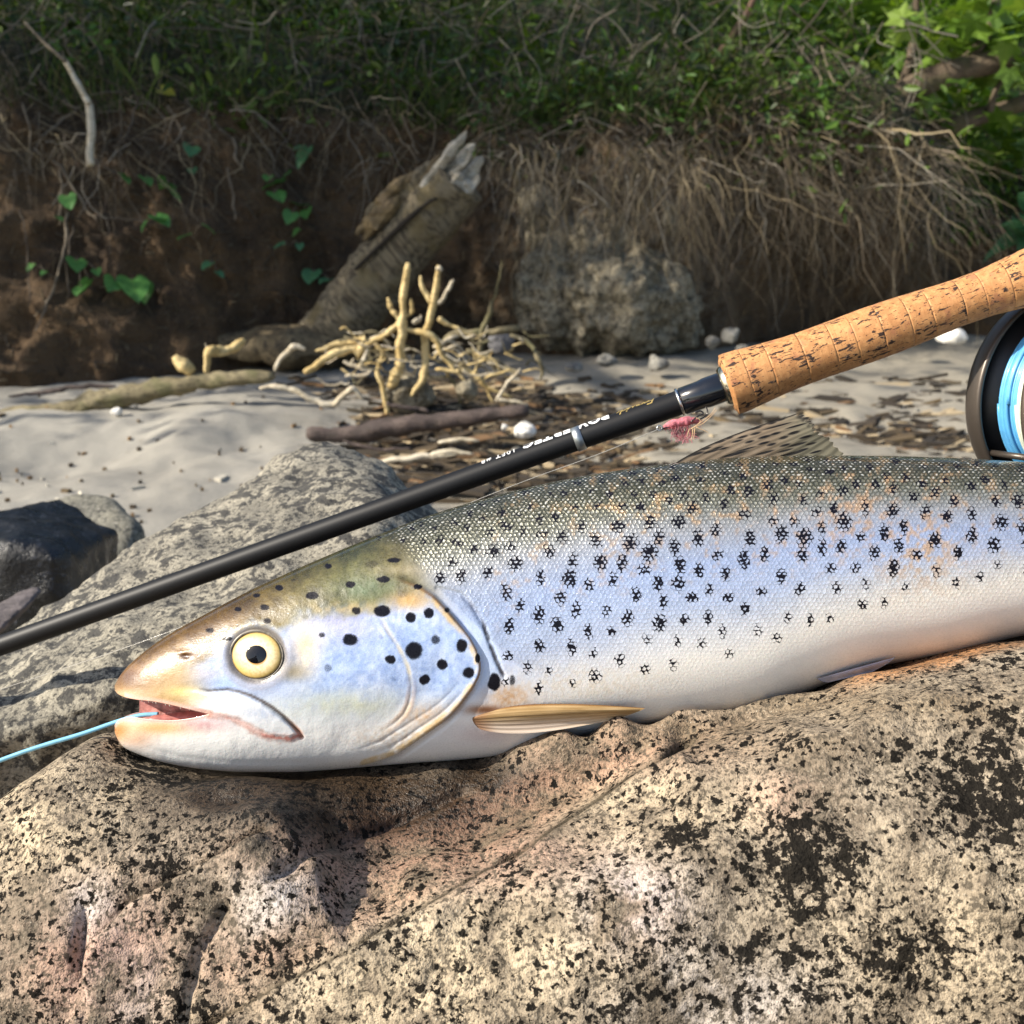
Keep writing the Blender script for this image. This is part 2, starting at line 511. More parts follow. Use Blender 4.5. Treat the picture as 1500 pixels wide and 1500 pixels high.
# ---- colours (display values, turned linear at the end)
C3 = lambda *c: np.array(c, float)
def f_paint():
    x, y = vx, vy
    t, b = interp(TOP, x), interp(BOT, x)
    u = (y - t) / (b - t)
    P = np.stack([x, y, np.zeros_like(x)], -1)
    n1, n2, n3 = fbm(P, 1/60., 4, 21), fbm(P, 1/14., 3, 22), fbm(P, 1/5., 2, 23)
    uu = u + 0.03 * n1 + 0.012 * n2
    shift = interp([(700, .10), (900, .04), (1200, -0.04), (1500, -.10), (2240, -.1)], np.clip(x, 700, 2240))
    keys = [(-0.1, (38,38,22)), (0.0, (42,42,26)), (0.07, (60,60,44)), (0.15, (112,112,98)), (0.26, (166,168,172)), (0.40, (172,186,218)),
            (0.56, (188,200,228)), (0.68, (224,227,234)), (0.78, (250,247,240)), (0.9, (252,249,242)), (1.1, (244,238,228))]
    kx = [k[0] for k in keys]
    uk = np.where(uu > 0.3, uu - shift * sstep(0.3, 0.6, uu), uu)
    col = np.stack([np.interp(uk, kx, [k[1][c] for k in keys]) for c in range(3)], -1)
    def P_(c, m): col[:] = col + (C3(*c) - col) * np.clip(m, 0, 1)[:, None]
    blob = lambda cx, cy, rx, ry, p=2: np.exp(-(np.abs((x - cx) / rx) ** p + np.abs((y - cy) / ry) ** p))
    body = sstep(690, 740, x)
    # golden blotches on the flank
    P_((196,158,108), body * 0.6 * sstep(-0.1, 0.6, n2 + 0.5 * n3) * np.maximum(blob(1010, 730, 150, 40), 0.8 * blob(1290, 715, 140, 40)))
    P_((222,180,140), 0.75 * sstep(-0.2, 0.4, n2 + 0.9 * n3) * blob(1350, 805, 55, 50))
    P_((206,174,158), 0.45 * sstep(-0.1, 0.6, n2 + .8 * n3) * blob(1240, 760, 170, 70))
    P_((196,150,104), 0.4 * sstep(0.2, 0.7, n2 + .6 * n3) * body * sstep(.62, .3, u))
    P_((224,206,180), 0.4 * blob(850, 1000, 120, 25) * sstep(-.2, .4, n3))
    # ---- head
    head = sstep(716, 690, x + 0.0 * y)
    op = sdpoly(x, y, OPPOLY)
    mh = np.where(x < 420, 1.0, np.where(op > -1, 1.0, 0.0))
    band = [(150,1000),(235,985),(285,975),(325,958),(335,935),(352,922),(385,920),(410,922),(440,905),(470,902),(520,897),(560,884),(620,872),(650,884),(670,905),
            (640,760),(520,700),(300,800),(150,900)]
    ol = sdpoly(x, y, band) + 5 * n2 + 4 * n1
    skull = (x < 585) | (op > -2)
    hm = np.where(x < 560, 1.0, sstep(-6, 2, op))
    skullm = np.clip(np.maximum(np.where(x < 560, hm, hm), sstep(640, 575, x + (830 - y) * 0.6 + 8 * n2)), 0, 1)
    skullm = np.where((x < 575) & (op <= -1), sstep(640, 575, x + (830 - y) * 0.6 + 8 * n2), skullm)
    cheek = C3(170, 188, 226) + n1[:, None] * C3(16, 10, 4) + n2[:, None] * C3(22, 18, 10) + n3[:, None] * C3(24, 22, 16)
    cheek = np.where((y > 1010)[:, None], cheek, cheek)
    m = hm * sstep(770, 700, x)
    col[:] = col + (cheek - col) * m[:, None]
    P_((206,212,220), m * sstep(1000, 1050, y))
    P_((244,243,240), m * sstep(1040, 1078, y))
    P_((198,196,140), m * 0.55 * blob(490, 1030, 90, 20) * (0.7 + 0.6 * n2))
    P_((192,178,220), m * 0.5 * blob(500, 915, 50, 30))
    P_((226,198,160), m * 0.85 * blob(448, 945, 22, 34))
    P_((240,226,196), m * 0.7 * blob(452, 955, 9, 22) * sstep(-.3, .3, n3))
    P_((140,122,86), m * 0.8 * blob(428, 985, 28, 16))
    P_((150,172,214), m * 0.9 * blob(320, 1000, 60, 10) )
    P_((168,178,205), m * 0.6 * blob(400, 1012, 60, 16))
    P_((212,160,110), m * 0.55 * blob(625, 1048, 34, 16) * (0.8 + .6 * n3))
    P_((204,178,150), m * 0.5 * blob(580, 1080, 60, 16) * (0.6 + n3))
    P_((215,205,195), m * 0.5 * blob(500, 1120, 90, 10))
    # olive crown
    olc = np.stack([np.interp(x, [170, 230, 330, 430, 520, 620], c) for c in ((88,118,104,82,74,90), (54,84,76,72,74,78), (20,34,30,30,38,44))], -1)
    olc = olc + n1[:, None] * C3(22, 20, 14) + n2[:, None] * C3(22, 20, 14) + n3[:, None] * C3(16, 15, 10)
    dk = sstep(40, 0, y - t)[:, None]
    olc = olc * (1 - 0.30 * dk)
    om = sstep(-20, 20, ol + 6 * n2 + 4 * n3) * skullm
    col[:] = col + (olc - col) * om[:, None]
    P_((86,108,86), om * 0.6 * blob(545, 862, 60, 18) * (0.8 + .6 * n2))
    P_((196,150,84), 0.75 * blob(600, 880, 30, 14) * skullm)
    P_((206,178,132), 0.6 * blob(505, 890, 60, 9) * sstep(-.4, .3, n2) * skullm)
    P_((190,176,150), 0.4 * blob(590, 835, 40, 8))
    # snout and upper jaw side
    P_((170,136,84), 0.9 * sstep(330, 250, x) * sstep(965, 985, y + 6 * n2) * (y < 1035))
    P_((86,52,22), 0.9 * blob(186, 992, 34, 20))
    P_((216,196,130), 0.8 * blob(268, 1013, 26, 8))
    P_((176,168,176), 0.5 * blob(305, 985, 30, 10))
    P_((196,160,130), 0.7 * blob(190, 1016, 40, 6))
    # maxilla
    sm = sdpoly(x, y, MAXIL)
    P_((226,228,230), 0.9 * sstep(-1, 4, sm) * sstep(268, 320, x + 5 * n2))
    P_((168,180,206), 0.8 * sstep(0, 4, sm) * blob(385, 1045, 26, 10) * (0.7 + 0.5 * n3))
    P_((206,190,150), 0.6 * sstep(0, 3, sm) * blob(290, 1020, 24, 8))
    dg, pg = dseg(x, y, GROOVE)
    gw = 1.6 + 3.0 * pg * (1.0 + 0.4 * n2)
    P_((72,62,56), (0.55 + 0.4 * pg) * sstep(gw, gw * 0.3, dg) * sstep(0.0, .2, pg))
    P_((160,96,70), 0.7 * sstep(6, 1.5, dg) * sstep(.75, .95, pg))
    dk2, pk = dseg(x, y, LIPPINK)
    P_((216,160,146), 0.6 * sstep(9, 1, dk2 + n3 * 3 + 2 * n2))
    P_((190,100,88), 0.55 * sstep(3.4, .4, dk2 + 2 * n3) * sstep(.2, .6, pk + 0.5 * n2))
    # lips
    dl1, p1 = dseg(x, y, ULIP); dl2, p2 = dseg(x, y, LLIP)
    P_((218,168,152), 0.85 * sstep(9, 3, dl1) * (y < 1060) * (x > 182))
    up = y > 1040
    P_((212,168,108), up * 0.85 * blob(232, 1066, 52, 11))
    P_((176,112,52), up * 0.9 * blob(172, 1070, 16, 16))
    P_((206,150,112), up * 0.6 * blob(200, 1082, 26, 14))
    P_((206,158,160), up * 0.85 * blob(300, 1062, 34, 9) * (0.8 + .4 * n3))
    P_((216,172,160), up * 0.7 * sstep(6, 2, dl2) * (x < 300))
    # gill edges
    do, po = dseg(x, y, OPERC)
    s = np.where(op > 0, do, -do)
    rim = sstep(-1, 1.5, s) * sstep(11, 6, s) * sstep(.02, .15, po)
    P_((214,178,122), 0.75 * rim * np.clip(0.6 + 0.9 * n2 + .4 * n3, 0, 1))
    P_((120,84,48), 0.7 * sstep(-3, 0, s) * sstep(3.5, 1, s) * sstep(.0, .1, po) * sstep(1.0, .5, po))
    P_((96,84,76), 0.35 * sstep(-7, -2, s) * sstep(1.0, -1, s) * sstep(.25, .4, po) * sstep(1.0, .8, po))
    dp, pp = dseg(x, y, PREOP)
    P_((232,214,178), 0.75 * sstep(4.5, 1, dp + n3) * sstep(0, .2, pp) * sstep(1, .8, pp) * np.clip(.75 + n2, 0, 1))
    P_((196,146,108), 0.35 * sstep(5, 1, np.abs(dp - 4) + n3) * sstep(.4, .7, pp) * sstep(1, .8, pp))
    # strip behind the gill cover
    dc, pc = dseg(x, y, CLEI)
    strip = (op < -1) * sstep(34, 24, do) * sstep(.22, .34, po) * sstep(0.62, 0.5, po)
    P_((182,200,230), 0.9 * strip)
    P_((40,38,44), 0.8 * sstep(3.6, 1.2, dc + 1.6 * n3) * sstep(.3, .5, pc) * sstep(-.5, .1, n2))
    # breast below the gill and base of the pectoral fin
    low = (op < -1) & (x > 560)
    P_((232,232,232), low * 0.9 * sstep(1052, 1066, y) * sstep(840, 780, x))
    P_((196,142,92), 0.75 * blob(745, 1022, 30, 16) * (0.8 + .5 * n3))
    P_((112,66,38), low * 0.9 * blob(712, 1040, 30, 7))
    P_((200,176,176), low * 0.5 * blob(715, 1075, 40, 14))
    # nostril, brow
    P_((62,36,22), 0.85 * blob(273, 961, 9, 4, 2.5))
    P_((96,60,34), 0.7 * blob(287, 956, 8, 4))
    r = np.hypot((x - EYE[0]) / 1.06, y - EYE[1])
    P_((92,82,70), 0.8 * sstep(46, 39, r + 2 * n2))
    P_((150,146,150), 0.5 * sstep(9, 3, np.abs(r - 45)) * sstep(935, 965, y))
    # mouth lining
    mm = is_mouth.astype(float)
    P_((176,106,98), mm)
    P_((206,168,160), mm * 0.5 * (n3 > 0.1))
    return col, u, n1, n2, n3, op
fcol, fu, fn1, fn2, fn3, fop = f_paint()

# ---- spots
HEADSPOTS = [(606,953,14,14,1),(560,895,13,10,1),(602,904,8.5,8.5,1),(628,898,8,9,1),(513,937,13,10,.95),(638,937,8,8,.7),(676,946,9,11,1),(648,973,8.5,9,1),
  (572,966,8.5,7.5,.95),(686,985,9.5,9.5,.95),(622,996,8.5,8,1),(724,999,10,14,1.1),(522,894,7.5,6.5,.8),(513,856,8.5,5.5,1),(561,849,11,5,1),(612,860,8,4,1),
  (700,964,4,8,1),(577,820,12,4,.9),(544,827,12,7,.5),(590,869,10,8,.4),(492,871,10,7,.4),(457,872,10,6,1),(409,861,7,4,.9),(377,872,7,4,.8),(388,889,8,5,.85),
  (349,893,6.5,4.5,.85),(391,909,7,5,.75),(307,924,7,4,.75),(333,935,9,3.5,.85),(303,940,7,4,.4),(472,930,6,5,.7),(480,978,7,7,.5),(481,829,7,4.5,.9),(351,918,5,4,.5),
  (446,903,8,5,.4),(655,893,5,4,.8),(280,938,5,3,.3),(430,850,5,3,.5),(750,997,5,9,.7),(575,995,5,4,.4),(558,933,5,5,.4)]
bspots = []
rr = np.random.default_rng(5)
for _k in range(9000):
    for _j in (0,):
        cx, cy = rr.uniform(556, 2240), rr.uniform(640, 1030)
        tp, bt = interp(TOP, cx), interp(BOT, cx)
        u = (cy - tp) / (bt - tp)
        lim = np.interp(cx, [640, 730, 950, 1150, 1500, 2240], [0.45, 0.74, 0.76, 0.70, 0.64, 0.5])
        if u < 0.015 or u > lim + 0.04: continue
        if u > lim - 0.13 and rr.random() < 0.3: continue
        if sdpoly(np.array([cx]), np.array([cy]), OPPOLY)[0] > -14 or (cx < 735 and cy > 860 and cx < 700 + (cy - 860) * .35 + 22): continue
        if cx < 640 and cy > 800: continue
        if any((cx - q[0]) ** 2 + ((cy - q[1]) * 1.05) ** 2 < np.interp(u, [0, .06, .2, .6], [15, 19, 24.5, 30]) ** 2 for q in bspots): continue
        sc = np.interp(u, [0, .12, .3, lim], [0.55, .85, 1.05, 0.75])
        rx = rr.uniform(8.5, 14.5) * sc; ry = rr.uniform(11, 19) * sc * np.interp(u, [0, .12, .3], [0.45, .7, 1])
        bspots.append((cx, cy, rx, ry, rr.uniform(0.75, 1.12) * (0.75 if u > lim - .1 else 1)))
spot = np.zeros(len(FV)); solid = np.zeros(len(FV))
# the skin around the spot positions is wobbled so no spot is a plain ellipse
wx = vx + 3.0 * fn2 + 2.0 * fn3; wy = vy + 3.0 * np.roll(fn2, 777) + 2.0 * np.roll(fn3, 777)
for (cx, cy, rx, ry, k) in bspots:
    m = np.where((np.abs(vx - cx) < 34) & (np.abs(vy - cy) < 34))[0]
    e = np.clip(1.10 - np.hypot((wx[m] - cx) / rx, (wy[m] - cy) / ry), 0, 1) * k
    spot[m] = np.maximum(spot[m], e)
for (cx, cy, rx, ry, k) in HEADSPOTS:
    m = np.where((np.abs(vx - cx) < 40) & (np.abs(vy - cy) < 40))[0]
    e = k * sstep(1.25, 0.6, np.hypot((wx[m] * .5 + vx[m] * .5 - cx) / rx, (wy[m] * .5 + vy[m] * .5 - cy) / ry))
    solid[m] = np.maximum(solid[m], e)
solid[is_mouth] = 0
# ---- scale coordinates: along the body and round the section
arc_u = np.concatenate([np.zeros((nx, 1)), np.cumsum(np.hypot(np.diff(Yu, axis=1), np.diff(f_env(Xu, Yu), axis=1)), 1)], 1)
arc_l = -np.concatenate([np.zeros((nx, 1)), np.cumsum(np.hypot(np.diff(Yl, axis=1), np.diff(f_env(Xl, Yl), axis=1)), 1)], 1)
midline = interp([(0, 905), (760, 905), (1000, 850), (1500, 790), (2240, 810)], fx)
cu = arc_u + (f_ul - 0)[:, None] * -1; cl = arc_l + (f_ll)[:, None] * -1
arc = np.concatenate([cu.ravel(), cl.ravel(), -vy[o2:]])
uvs = np.stack([vx / 7.2 + 200, arc / 7.0 + 400, np.zeros(len(FV))], -1)
scal = np.where(fop > -2, 0, 1) * sstep(560, 620, vx + (800 - vy) * 1.0) * (1 - is_mouth)
scal = np.where((vx > 640) & (vy > 1040) & (vx < 800), 0.15 * scal, scal)
scal = scal * sstep(0.85, 0.6, fu) * 0.85 + 0.15 * scal
bodyside = np.clip(sstep(0.02, .2, fu) * sstep(0.9, 0.55, fu), 0, 1)
silver = np.where(scal > 0.3, 0.35 + 0.65 * bodyside, 0.0) * sstep(0.84, 0.6, fu)
silver = np.maximum(silver, 0.6 * sstep(0, 10, fop) * np.exp(-(((vx - 570) / 110) ** 2 + ((vy - 960) / 60) ** 2)))
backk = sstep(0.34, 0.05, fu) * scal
lcol = np.where(fcol <= 10.3, fcol / 255 / 12.92, ((np.clip(fcol, 0, 255) / 255 + .055) / 1.055) ** 2.4)

def mat_fish():
    m = NT('trout_skin')
    col = m.attr('col').outputs['Color']; spot_ = m.attr('spot').outputs['Fac']; sol = m.attr('solid').outputs['Fac']
    sca = m.attr('scal').outputs['Fac']; sil = m.attr('silver').outputs['Fac']; bk = m.attr('back').outputs['Fac']
    uv = m.attr('uvs').outputs['Vector']
    wob = m.n('TexNoise', {'Vector': uv, 'Scale': 0.35, 'Detail': 2.0})
    wv = m.vmath('SCALE', m.vmath('SUBTRACT', wob.outputs['Color'], (0.5, 0.5, 0.5)).outputs[0]); wv.inputs['Scale'].default_value = 1.1
    wob2 = m.n('TexNoise', {'Vector': uv, 'Scale': 1.6, 'Detail': 1.0})
    wv2 = m.vmath('SCALE', m.vmath('SUBTRACT', wob2.outputs['Color'], (0.5, 0.5, 0.5)).outputs[0]); wv2.inputs['Scale'].default_value = 0.62
    p = m.vmath('ADD', m.vmath('ADD', uv, wv.outputs[0]).outputs[0], wv2.outputs[0]).outputs[0]
    p = m.vmath('MULTIPLY', p, (1, 1, 0)).outputs[0]
    rr_, hh_ = (1.0, 1.7320508, 1.0), (0.5, 0.8660254, 0.0)
    a = m.vmath('SUBTRACT', m.vmath('MODULO', p, rr_).outputs[0], hh_).outputs[0]
    b = m.vmath('SUBTRACT', m.vmath('MODULO', m.vmath('SUBTRACT', p, hh_).outputs[0], rr_).outputs[0], hh_).outputs[0]
    la = m.vmath('LENGTH', a).outputs['Value']; lb = m.vmath('LENGTH', b).outputs['Value']
    sel = m.math('LESS_THAN', la, lb)
    mx = m.n('Mix', data_type='VECTOR'); m.set(mx.inputs[0], sel); m.set(mx.inputs[4], b); m.set(mx.inputs[5], a)
    g = mx.outputs[1]
    ga = m.vmath('ABSOLUTE', g).outputs[0]
    d1 = m.vmath('DOT_PRODUCT', ga, (0.5, 0.8660254, 0)).outputs['Value']
    gx = m.n('SeparateXYZ', {0: ga}).outputs[0]
    gxs = m.n('SeparateXYZ', {0: g}).outputs[0]
    e = m.math('SUBTRACT', 0.5, m.math('MAXIMUM', d1, gx))            # 0 on the scale border, 0.5 in its middle
    cid = m.n('TexWhiteNoise', {'Vector': m.vmath('SUBTRACT', p, g).outputs[0]}, noise_dimensions='2D').outputs['Value']
    cid2 = m.noise(uv, 0.5, 1)
    # pigment gathers along the scale borders inside a spot
    w = m.math('MULTIPLY', spot_, m.math('MULTIPLY', m.ramp(cid2, 0.25, 0.75, 0.36, 0.56, False), m.ramp(m.noise(uv, 1.35, 1), 0.36, 0.62, 0.55, 1.25)))
    blk = m.ramp(e, m.math('ADD', w, -0.10), m.math('ADD', w, 0.015), 1.0, 0.0)
    blk = m.math('MULTIPLY', blk, m.ramp(spot_, 0.05, 0.25))
    full = m.ramp(spot_, 0.98, 1.25, 0, .9)
    grain = m.noise(uv, 9.0, 2)
    solk = m.math('MULTIPLY', m.ramp(m.math('ADD', sol, m.math('MULTIPLY', m.math('SUBTRACT', grain, 0.5), 1.6)), 0.28, 0.72), m.ramp(sol, 0.0, 0.45))
    dark = m.math('MAXIMUM', m.math('MAXIMUM', blk, full), solk, clamp=True)
    # colour of the scales
    cellv = m.ramp(cid, 0, 1, 0.90, 1.10, False)
    c = m.mix(m.math('MULTIPLY', sca, 0.9), col, m.mix(1.0, col, m.n('CombineColor', {0: cellv, 1: cellv, 2: cellv}), 'MULTIPLY'))
    border = m.math('MULTIPLY', m.ramp(e, 0.0, 0.17, 1, 0), m.math('ADD', m.math('MULTIPLY', bk, 0.95), m.math('MULTIPLY', sca, 0.12)))
    c = m.mix(border, c, (0.030, 0.030, 0.016))
    scale_glint = m.math('MULTIPLY', m.ramp(e, 0.2, 0.42), m.math('MULTIPLY', bk, m.math('ADD', 0.1, m.math('MULTIPLY', m.ramp(cid, .3, 1), 0.75))))  # highlight painted in the middle of each scale on the back
    c = m.mix(scale_glint, c, (0.62, 0.62, 0.58))
    fine = m.noise(uv, 3.2, 4, 0.7)
    c = m.mix(0.30, c, m.mix(m.ramp(fine, 0.3, 0.72), (0.35, 0.35, 0.35), (0.8, 0.8, 0.8)), 'OVERLAY')
    c = m.mix(dark, c, (0.007, 0.007, 0.012))
    h = m.math('MULTIPLY', m.math('ADD', m.ramp(e, 0, 0.35), m.math('MULTIPLY', gxs, -0.8)), m.math('MULTIPLY', sca, m.math('ADD', 0.22, m.math('MULTIPLY', bk, 0.7))))
    nr = m.bump(h, 0.55, 0.00045)
    nr = m.bump(m.noise(uv, 1.7, 4, 0.7), 0.30, 0.0004, nr)
    ro = m.ramp(m.noise(uv, 2.2, 3, 0.7), 0.3, 0.7, 0.20, 0.50)
    me_ = m.math('MULTIPLY', m.math('MULTIPLY', sil, m.math('SUBTRACT', 1.0, dark)), 0.42)
    p_ = m.pbr(c, ro, me_, nr)
    m.set(p_.inputs['Coat Weight'], m.math('SUBTRACT', 0.5, m.math('MULTIPLY', dark, 0.42))); p_.inputs['Coat Roughness'].default_value = 0.10
    m.set(p_.inputs['Specular IOR Level'], m.math('SUBTRACT', 0.5, m.math('MULTIPLY', dark, 0.40)))
    p_.inputs['Subsurface Weight'].default_value = 0.06
    p_.inputs['Subsurface Radius'].default_value = (0.004, 0.002, 0.0015)
    return m.m

fish = empty('trout', tuple(unproj(760, 1110, D0)))
tag(fish, 'silver sea trout with black star-shaped spots lying on the front boulder, mouth slightly open', 'fish')
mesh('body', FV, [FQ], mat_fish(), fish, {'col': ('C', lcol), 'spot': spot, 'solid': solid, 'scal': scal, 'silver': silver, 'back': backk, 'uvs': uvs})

# ---- eye
eh = float(f_env(np.array([EYE[0]]), np.array([EYE[1]]))[0])
def disc_dome(c, rx, ry, h0, h1, n=40, rings=12, power=2.0):
    """dome facing the camera: pixel centre c, radii in px, base height h0 and top h1 in px"""
    V = [unproj(c[0], c[1], D0 - h1 * KPX)]
    for k in range(1, rings + 1):
        q = k / rings
        a = np.linspace(0, 2 * np.pi, n, endpoint=False)
        hh = h0 + (h1 - h0) * np.sqrt(max(1 - q ** power, 0))
        ex, ey = c[0] + rx * q * np.cos(a), c[1] + ry * q * np.sin(a)
        V.extend(unproj(ex, ey, D0 - (hh + f_env(ex, ey) - eh) * KPX))
    V = np.array(V)
    k = np.arange(n); T = np.stack([np.zeros(n, int), 1 + (k + 1) % n, 1 + k], -1)
    Q = np.vstack([np.stack([1 + r * n + k, 1 + r * n + (k + 1) % n, 1 + (r + 1) * n + (k + 1) % n, 1 + (r + 1) * n + k], -1) for r in range(rings - 1)])
    return V, Q, T
eh = float(f_env(np.array([EYE[0]]), np.array([EYE[1]]))[0])
def mat_eye():
    m = NT('trout_iris')
    o = m.attr('rad').outputs['Fac']
    nz = m.noise(m.obj(), 900, 3)
    c = m.mix(m.ramp(o, 0.50, 0.95), (0.88, 0.76, 0.50), (0.66, 0.46, 0.13))
    c = m.mix(m.ramp(o, 0.44, 0.36), c, (0.52, 0.25, 0.06))
    c = m.mix(m.ramp(o, 0.88, 0.97), c, (0.04, 0.03, 0.02))
    c = m.mix(m.ramp(nz, 0.40, 0.68, 0, .4), c, (0.50, 0.33, 0.10))
    p = m.pbr(c, 0.25); p.inputs['Coat Weight'].default_value = 1.0; p.inputs['Coat Roughness'].default_value = 0.03
    return m.m
V, Q, T = disc_dome(EYE, 38, 35.5, eh - 5, eh + 3.2, 56, 16, 3.2)
radv = np.concatenate([[0], np.repeat(np.arange(1, 17) / 16.0, 56)])
eye = mesh('eye', V, [Q, T], mat_eye(), fish, {'rad': radv})
V, Q, T = disc_dome((375.5, 959), 18.0, 16.0, eh + 1.6, eh + 4.2, 36, 8)
mesh('pupil', V, [Q, T], mat_plain('pupil_black', (0.004, 0.004, 0.006), 0.04), eye)
# rim of skin round the eye
a = np.linspace(0, 2 * np.pi, 61)[:-1]
ex, ey = EYE[0] + 38.5 * np.cos(a), EYE[1] + 36 * np.sin(a)
P = unproj(ex, ey, D0 - (f_env(ex, ey) - 3.2 + 1.0 * np.sin(a * 2)) * KPX)
P = np.vstack([P, P[:1]])
V, Q, T = tube(P, (1.7 + 1.0 * np.sin(-np.linspace(0, 2 * np.pi, 61))) * KPX, 8, False)
mesh('eyelid', V, [Q], mat_plain('eyelid_skin', (0.16, 0.14, 0.11), 0.3, var=0.4, scale=500), eye)
# tongue
tp = unproj(np.array([205, 235, 265, 292, 312.]), np.array([1058, 1054, 1051, 1049, 1048.]), D0 + np.array([0, 0, 0, 0, 0.]))
V, Q, T = tube(smooth_line(tp, 24), np.interp(np.linspace(0, 1, 24), [0, .15, .6, 1], [2, 7, 9, 10]) * KPX, 16, True, 0.3, 3, 300)
mesh('tongue', V, [Q, T], mat_plain('tongue_flesh', (0.42, 0.16, 0.14), 0.25, var=0.25, scale=300), fish)
mxs = np.linspace(204, 306, 40); mts = np.linspace(0, 1, 12)
MX, MT = np.meshgrid(mxs, mts, indexing='ij')
MU, ML = interp(ULIP, mxs)[:, None] - 6, interp(LLIP, mxs)[:, None] + 6
MY = MU + (ML - MU) * MT
MP = unproj(MX.ravel(), MY.ravel(), D0 + (14 - 26 * sstep(204, 306, MX.ravel()) + 6 * np.sin(MT.ravel() * 3.14) + 1.5 * fbm(np.stack([MX.ravel() / 9, MY.ravel() / 4, MX.ravel() * 0], -1), 1, 3, 4)) * KPX)
mesh('mouth_lining', MP, [grid_faces(40, 12)], mat_plain('mouth_flesh', (0.40, 0.17, 0.145), 0.3, var=0.45, scale=260, bump=.3, bscale=500), fish)
# teeth along the upper lip
tm = mat_plain('tooth_white', (0.75, 0.68, 0.58), 0.3)
for k, xx in enumerate(np.sort(rr.uniform(196, 288, 9))):
    yy = float(interp(ULIP, xx)); hh = float(f_env(np.array([xx]), np.array([yy]))[0]) - 3
    q = unproj(np.array([xx, xx + 0.8]), np.array([yy - 1.5, yy + rr.uniform(1.2, 3.2)]), D0 - hh * KPX)
    V, Q, T = tube(q, np.array([1.5, 0.25]) * KPX, 6)
    mesh('tooth', V, [Q, T], tm, fish)

# ---- fins: a ray grid with thickness
def mat_fin(name, tint, trans=0.35):
    m = NT(name)
    col = m.attr('col').outputs['Color']
    ray = m.attr('ray').outputs['Fac']
    wv = m.math('SINE', m.math('MULTIPLY', ray, 6.2832))
    nr = m.bump(wv, 0.5, 0.0004)
    c = m.mix(m.ramp(wv, -0.6, 0.9, 0, .16), col, tint)
    p = m.n('BsdfPrincipled', {'Base Color': c, 'Roughness': 0.35, 'Normal': nr, 'Coat Weight': 0.15})
    tr = m.n('BsdfTranslucent', {'Color': c})
    mx = m.n('MixShader', {0: trans, 1: p, 2: tr})
    m.t.links.new(mx.outputs[0], m.out.inputs[0])
    return m.m
def fin(name, base, tip, depth_b, depth_t, nr, ns, colf, mat, rays, jag=0.0, curl=0.0, seed=0, thick=1.3, parent=fish, spread=0.0, bulge=0.0):
    """base, tip: px polylines; depth in px of height above the mid plane (towards the camera)"""
    b = smooth_line(base, nr); t = smooth_line(tip, nr)
    db, dt = np.interp(np.linspace(0, 1, nr), np.linspace(0, 1, len(depth_b)), depth_b), np.interp(np.linspace(0, 1, nr), np.linspace(0, 1, len(depth_t)), depth_t)
    r = np.linspace(0, 1, nr)
    if jag:
        ph = r * rays
        j = 1 - jag * (0.5 - 0.5 * np.cos(2 * np.pi * ph)) * (0.5 + 0.5 * vnoise(np.stack([ph, ph * 0 + seed, ph * 0], -1))) - jag * 0.8 * np.abs(vnoise(np.stack([ph * 0.6, ph * 0 + seed + 9, ph * 0], -1)))
        j[0] = 1
    else: j = np.ones(nr)
    s = np.linspace(0, 1, ns)
    S = s[None, :] * j[:, None]
    X = b[:, None, 0] + (t - b)[:, None, 0] * S; Y = b[:, None, 1] + (t - b)[:, None, 1] * S
    H = db[:, None] + (dt - db)[:, None] * S + curl * np.sin(S * 2.2) * (1 + 0.5 * np.sin(r * 6))[:, None]
    Y = Y + spread * np.sin(np.pi * np.clip(S, 0, 1) ** 0.7) * (r[:, None] - 0.5)
    H = H + bulge * np.sin(np.pi * r)[:, None] * np.sin(np.pi * (0.15 + 0.8 * S))
    H = H + 1.2 * np.sin(r * rays * 6.28)[:, None] * 0.25
    th = thick * (1 - 0.75 * S)
    Pn = unproj(X, Y, D0 - (H + th) * KPX).reshape(-1, 3)
    Pf = unproj(X, Y, D0 - (H - th) * KPX).reshape(-1, 3)
    n = nr * ns
    I = np.arange(n).reshape(nr, ns)
    ring = np.concatenate([I[:, 0], I[-1, 1:], I[::-1, -1][1:], I[0, ::-1][1:-1]])
    side = np.stack([ring, np.roll(ring, -1), np.roll(ring, -1) + n, ring + n], -1)
    Q = np.vstack([gq(I), gq(I + n, True), side[:, ::-1]])
    c = colf(X.ravel(), Y.ravel(), np.repeat(r, ns), S.ravel())
    c = np.where(c <= 10.3, c / 255 / 12.92, ((np.clip(c, 0, 255) / 255 + .055) / 1.055) ** 2.4)
    ray = np.repeat(r * rays, ns)
    return mesh(name, np.vstack([Pn, Pf]), [Q], mat, parent, {'col': ('C', np.vstack([c, c])), 'ray': np.concatenate([ray, ray])})
DSP = [(1001,663,9,2.0),(1028,652,9,2.0),(1034,657,8,1.6),(1042,661,13,1.8),(1054,647,10,1.8),(1052,656,8,1.5),(1068,641,6,2.2),(1080,646,9,1.6),(1088,640,8,1.7),
  (1084,633,7,2.4),(1106,627,11,2.2),(1107,635,8,1.8),(1098,647,7,1.8),(1120,640,10,2.0),(1119,649,9,1.8),(1130,651,7,1.9),(1131,619,7,2.4),(1143,614,9,2.6),(1139,624,22,1.4),
  (1136,635,8,1.8),(1148,641,7,2),(1166,624,16,1.3),(1163,634,9,2.2),(1150,652,8,1.8),(1076,665,20,2.2),(1120,663,14,1.8),(1158,665,22,2.2),(1168,651,14,1.8),(1176,659,9,1.6),
  (1180,640,10,1.8),(1188,650,8,1.6),(1018,665,14,2.2),(1150,660,12,1.4),(1195,662,9,1.6),(1060,657,8,1.4),(1092,658,16,1.3)]
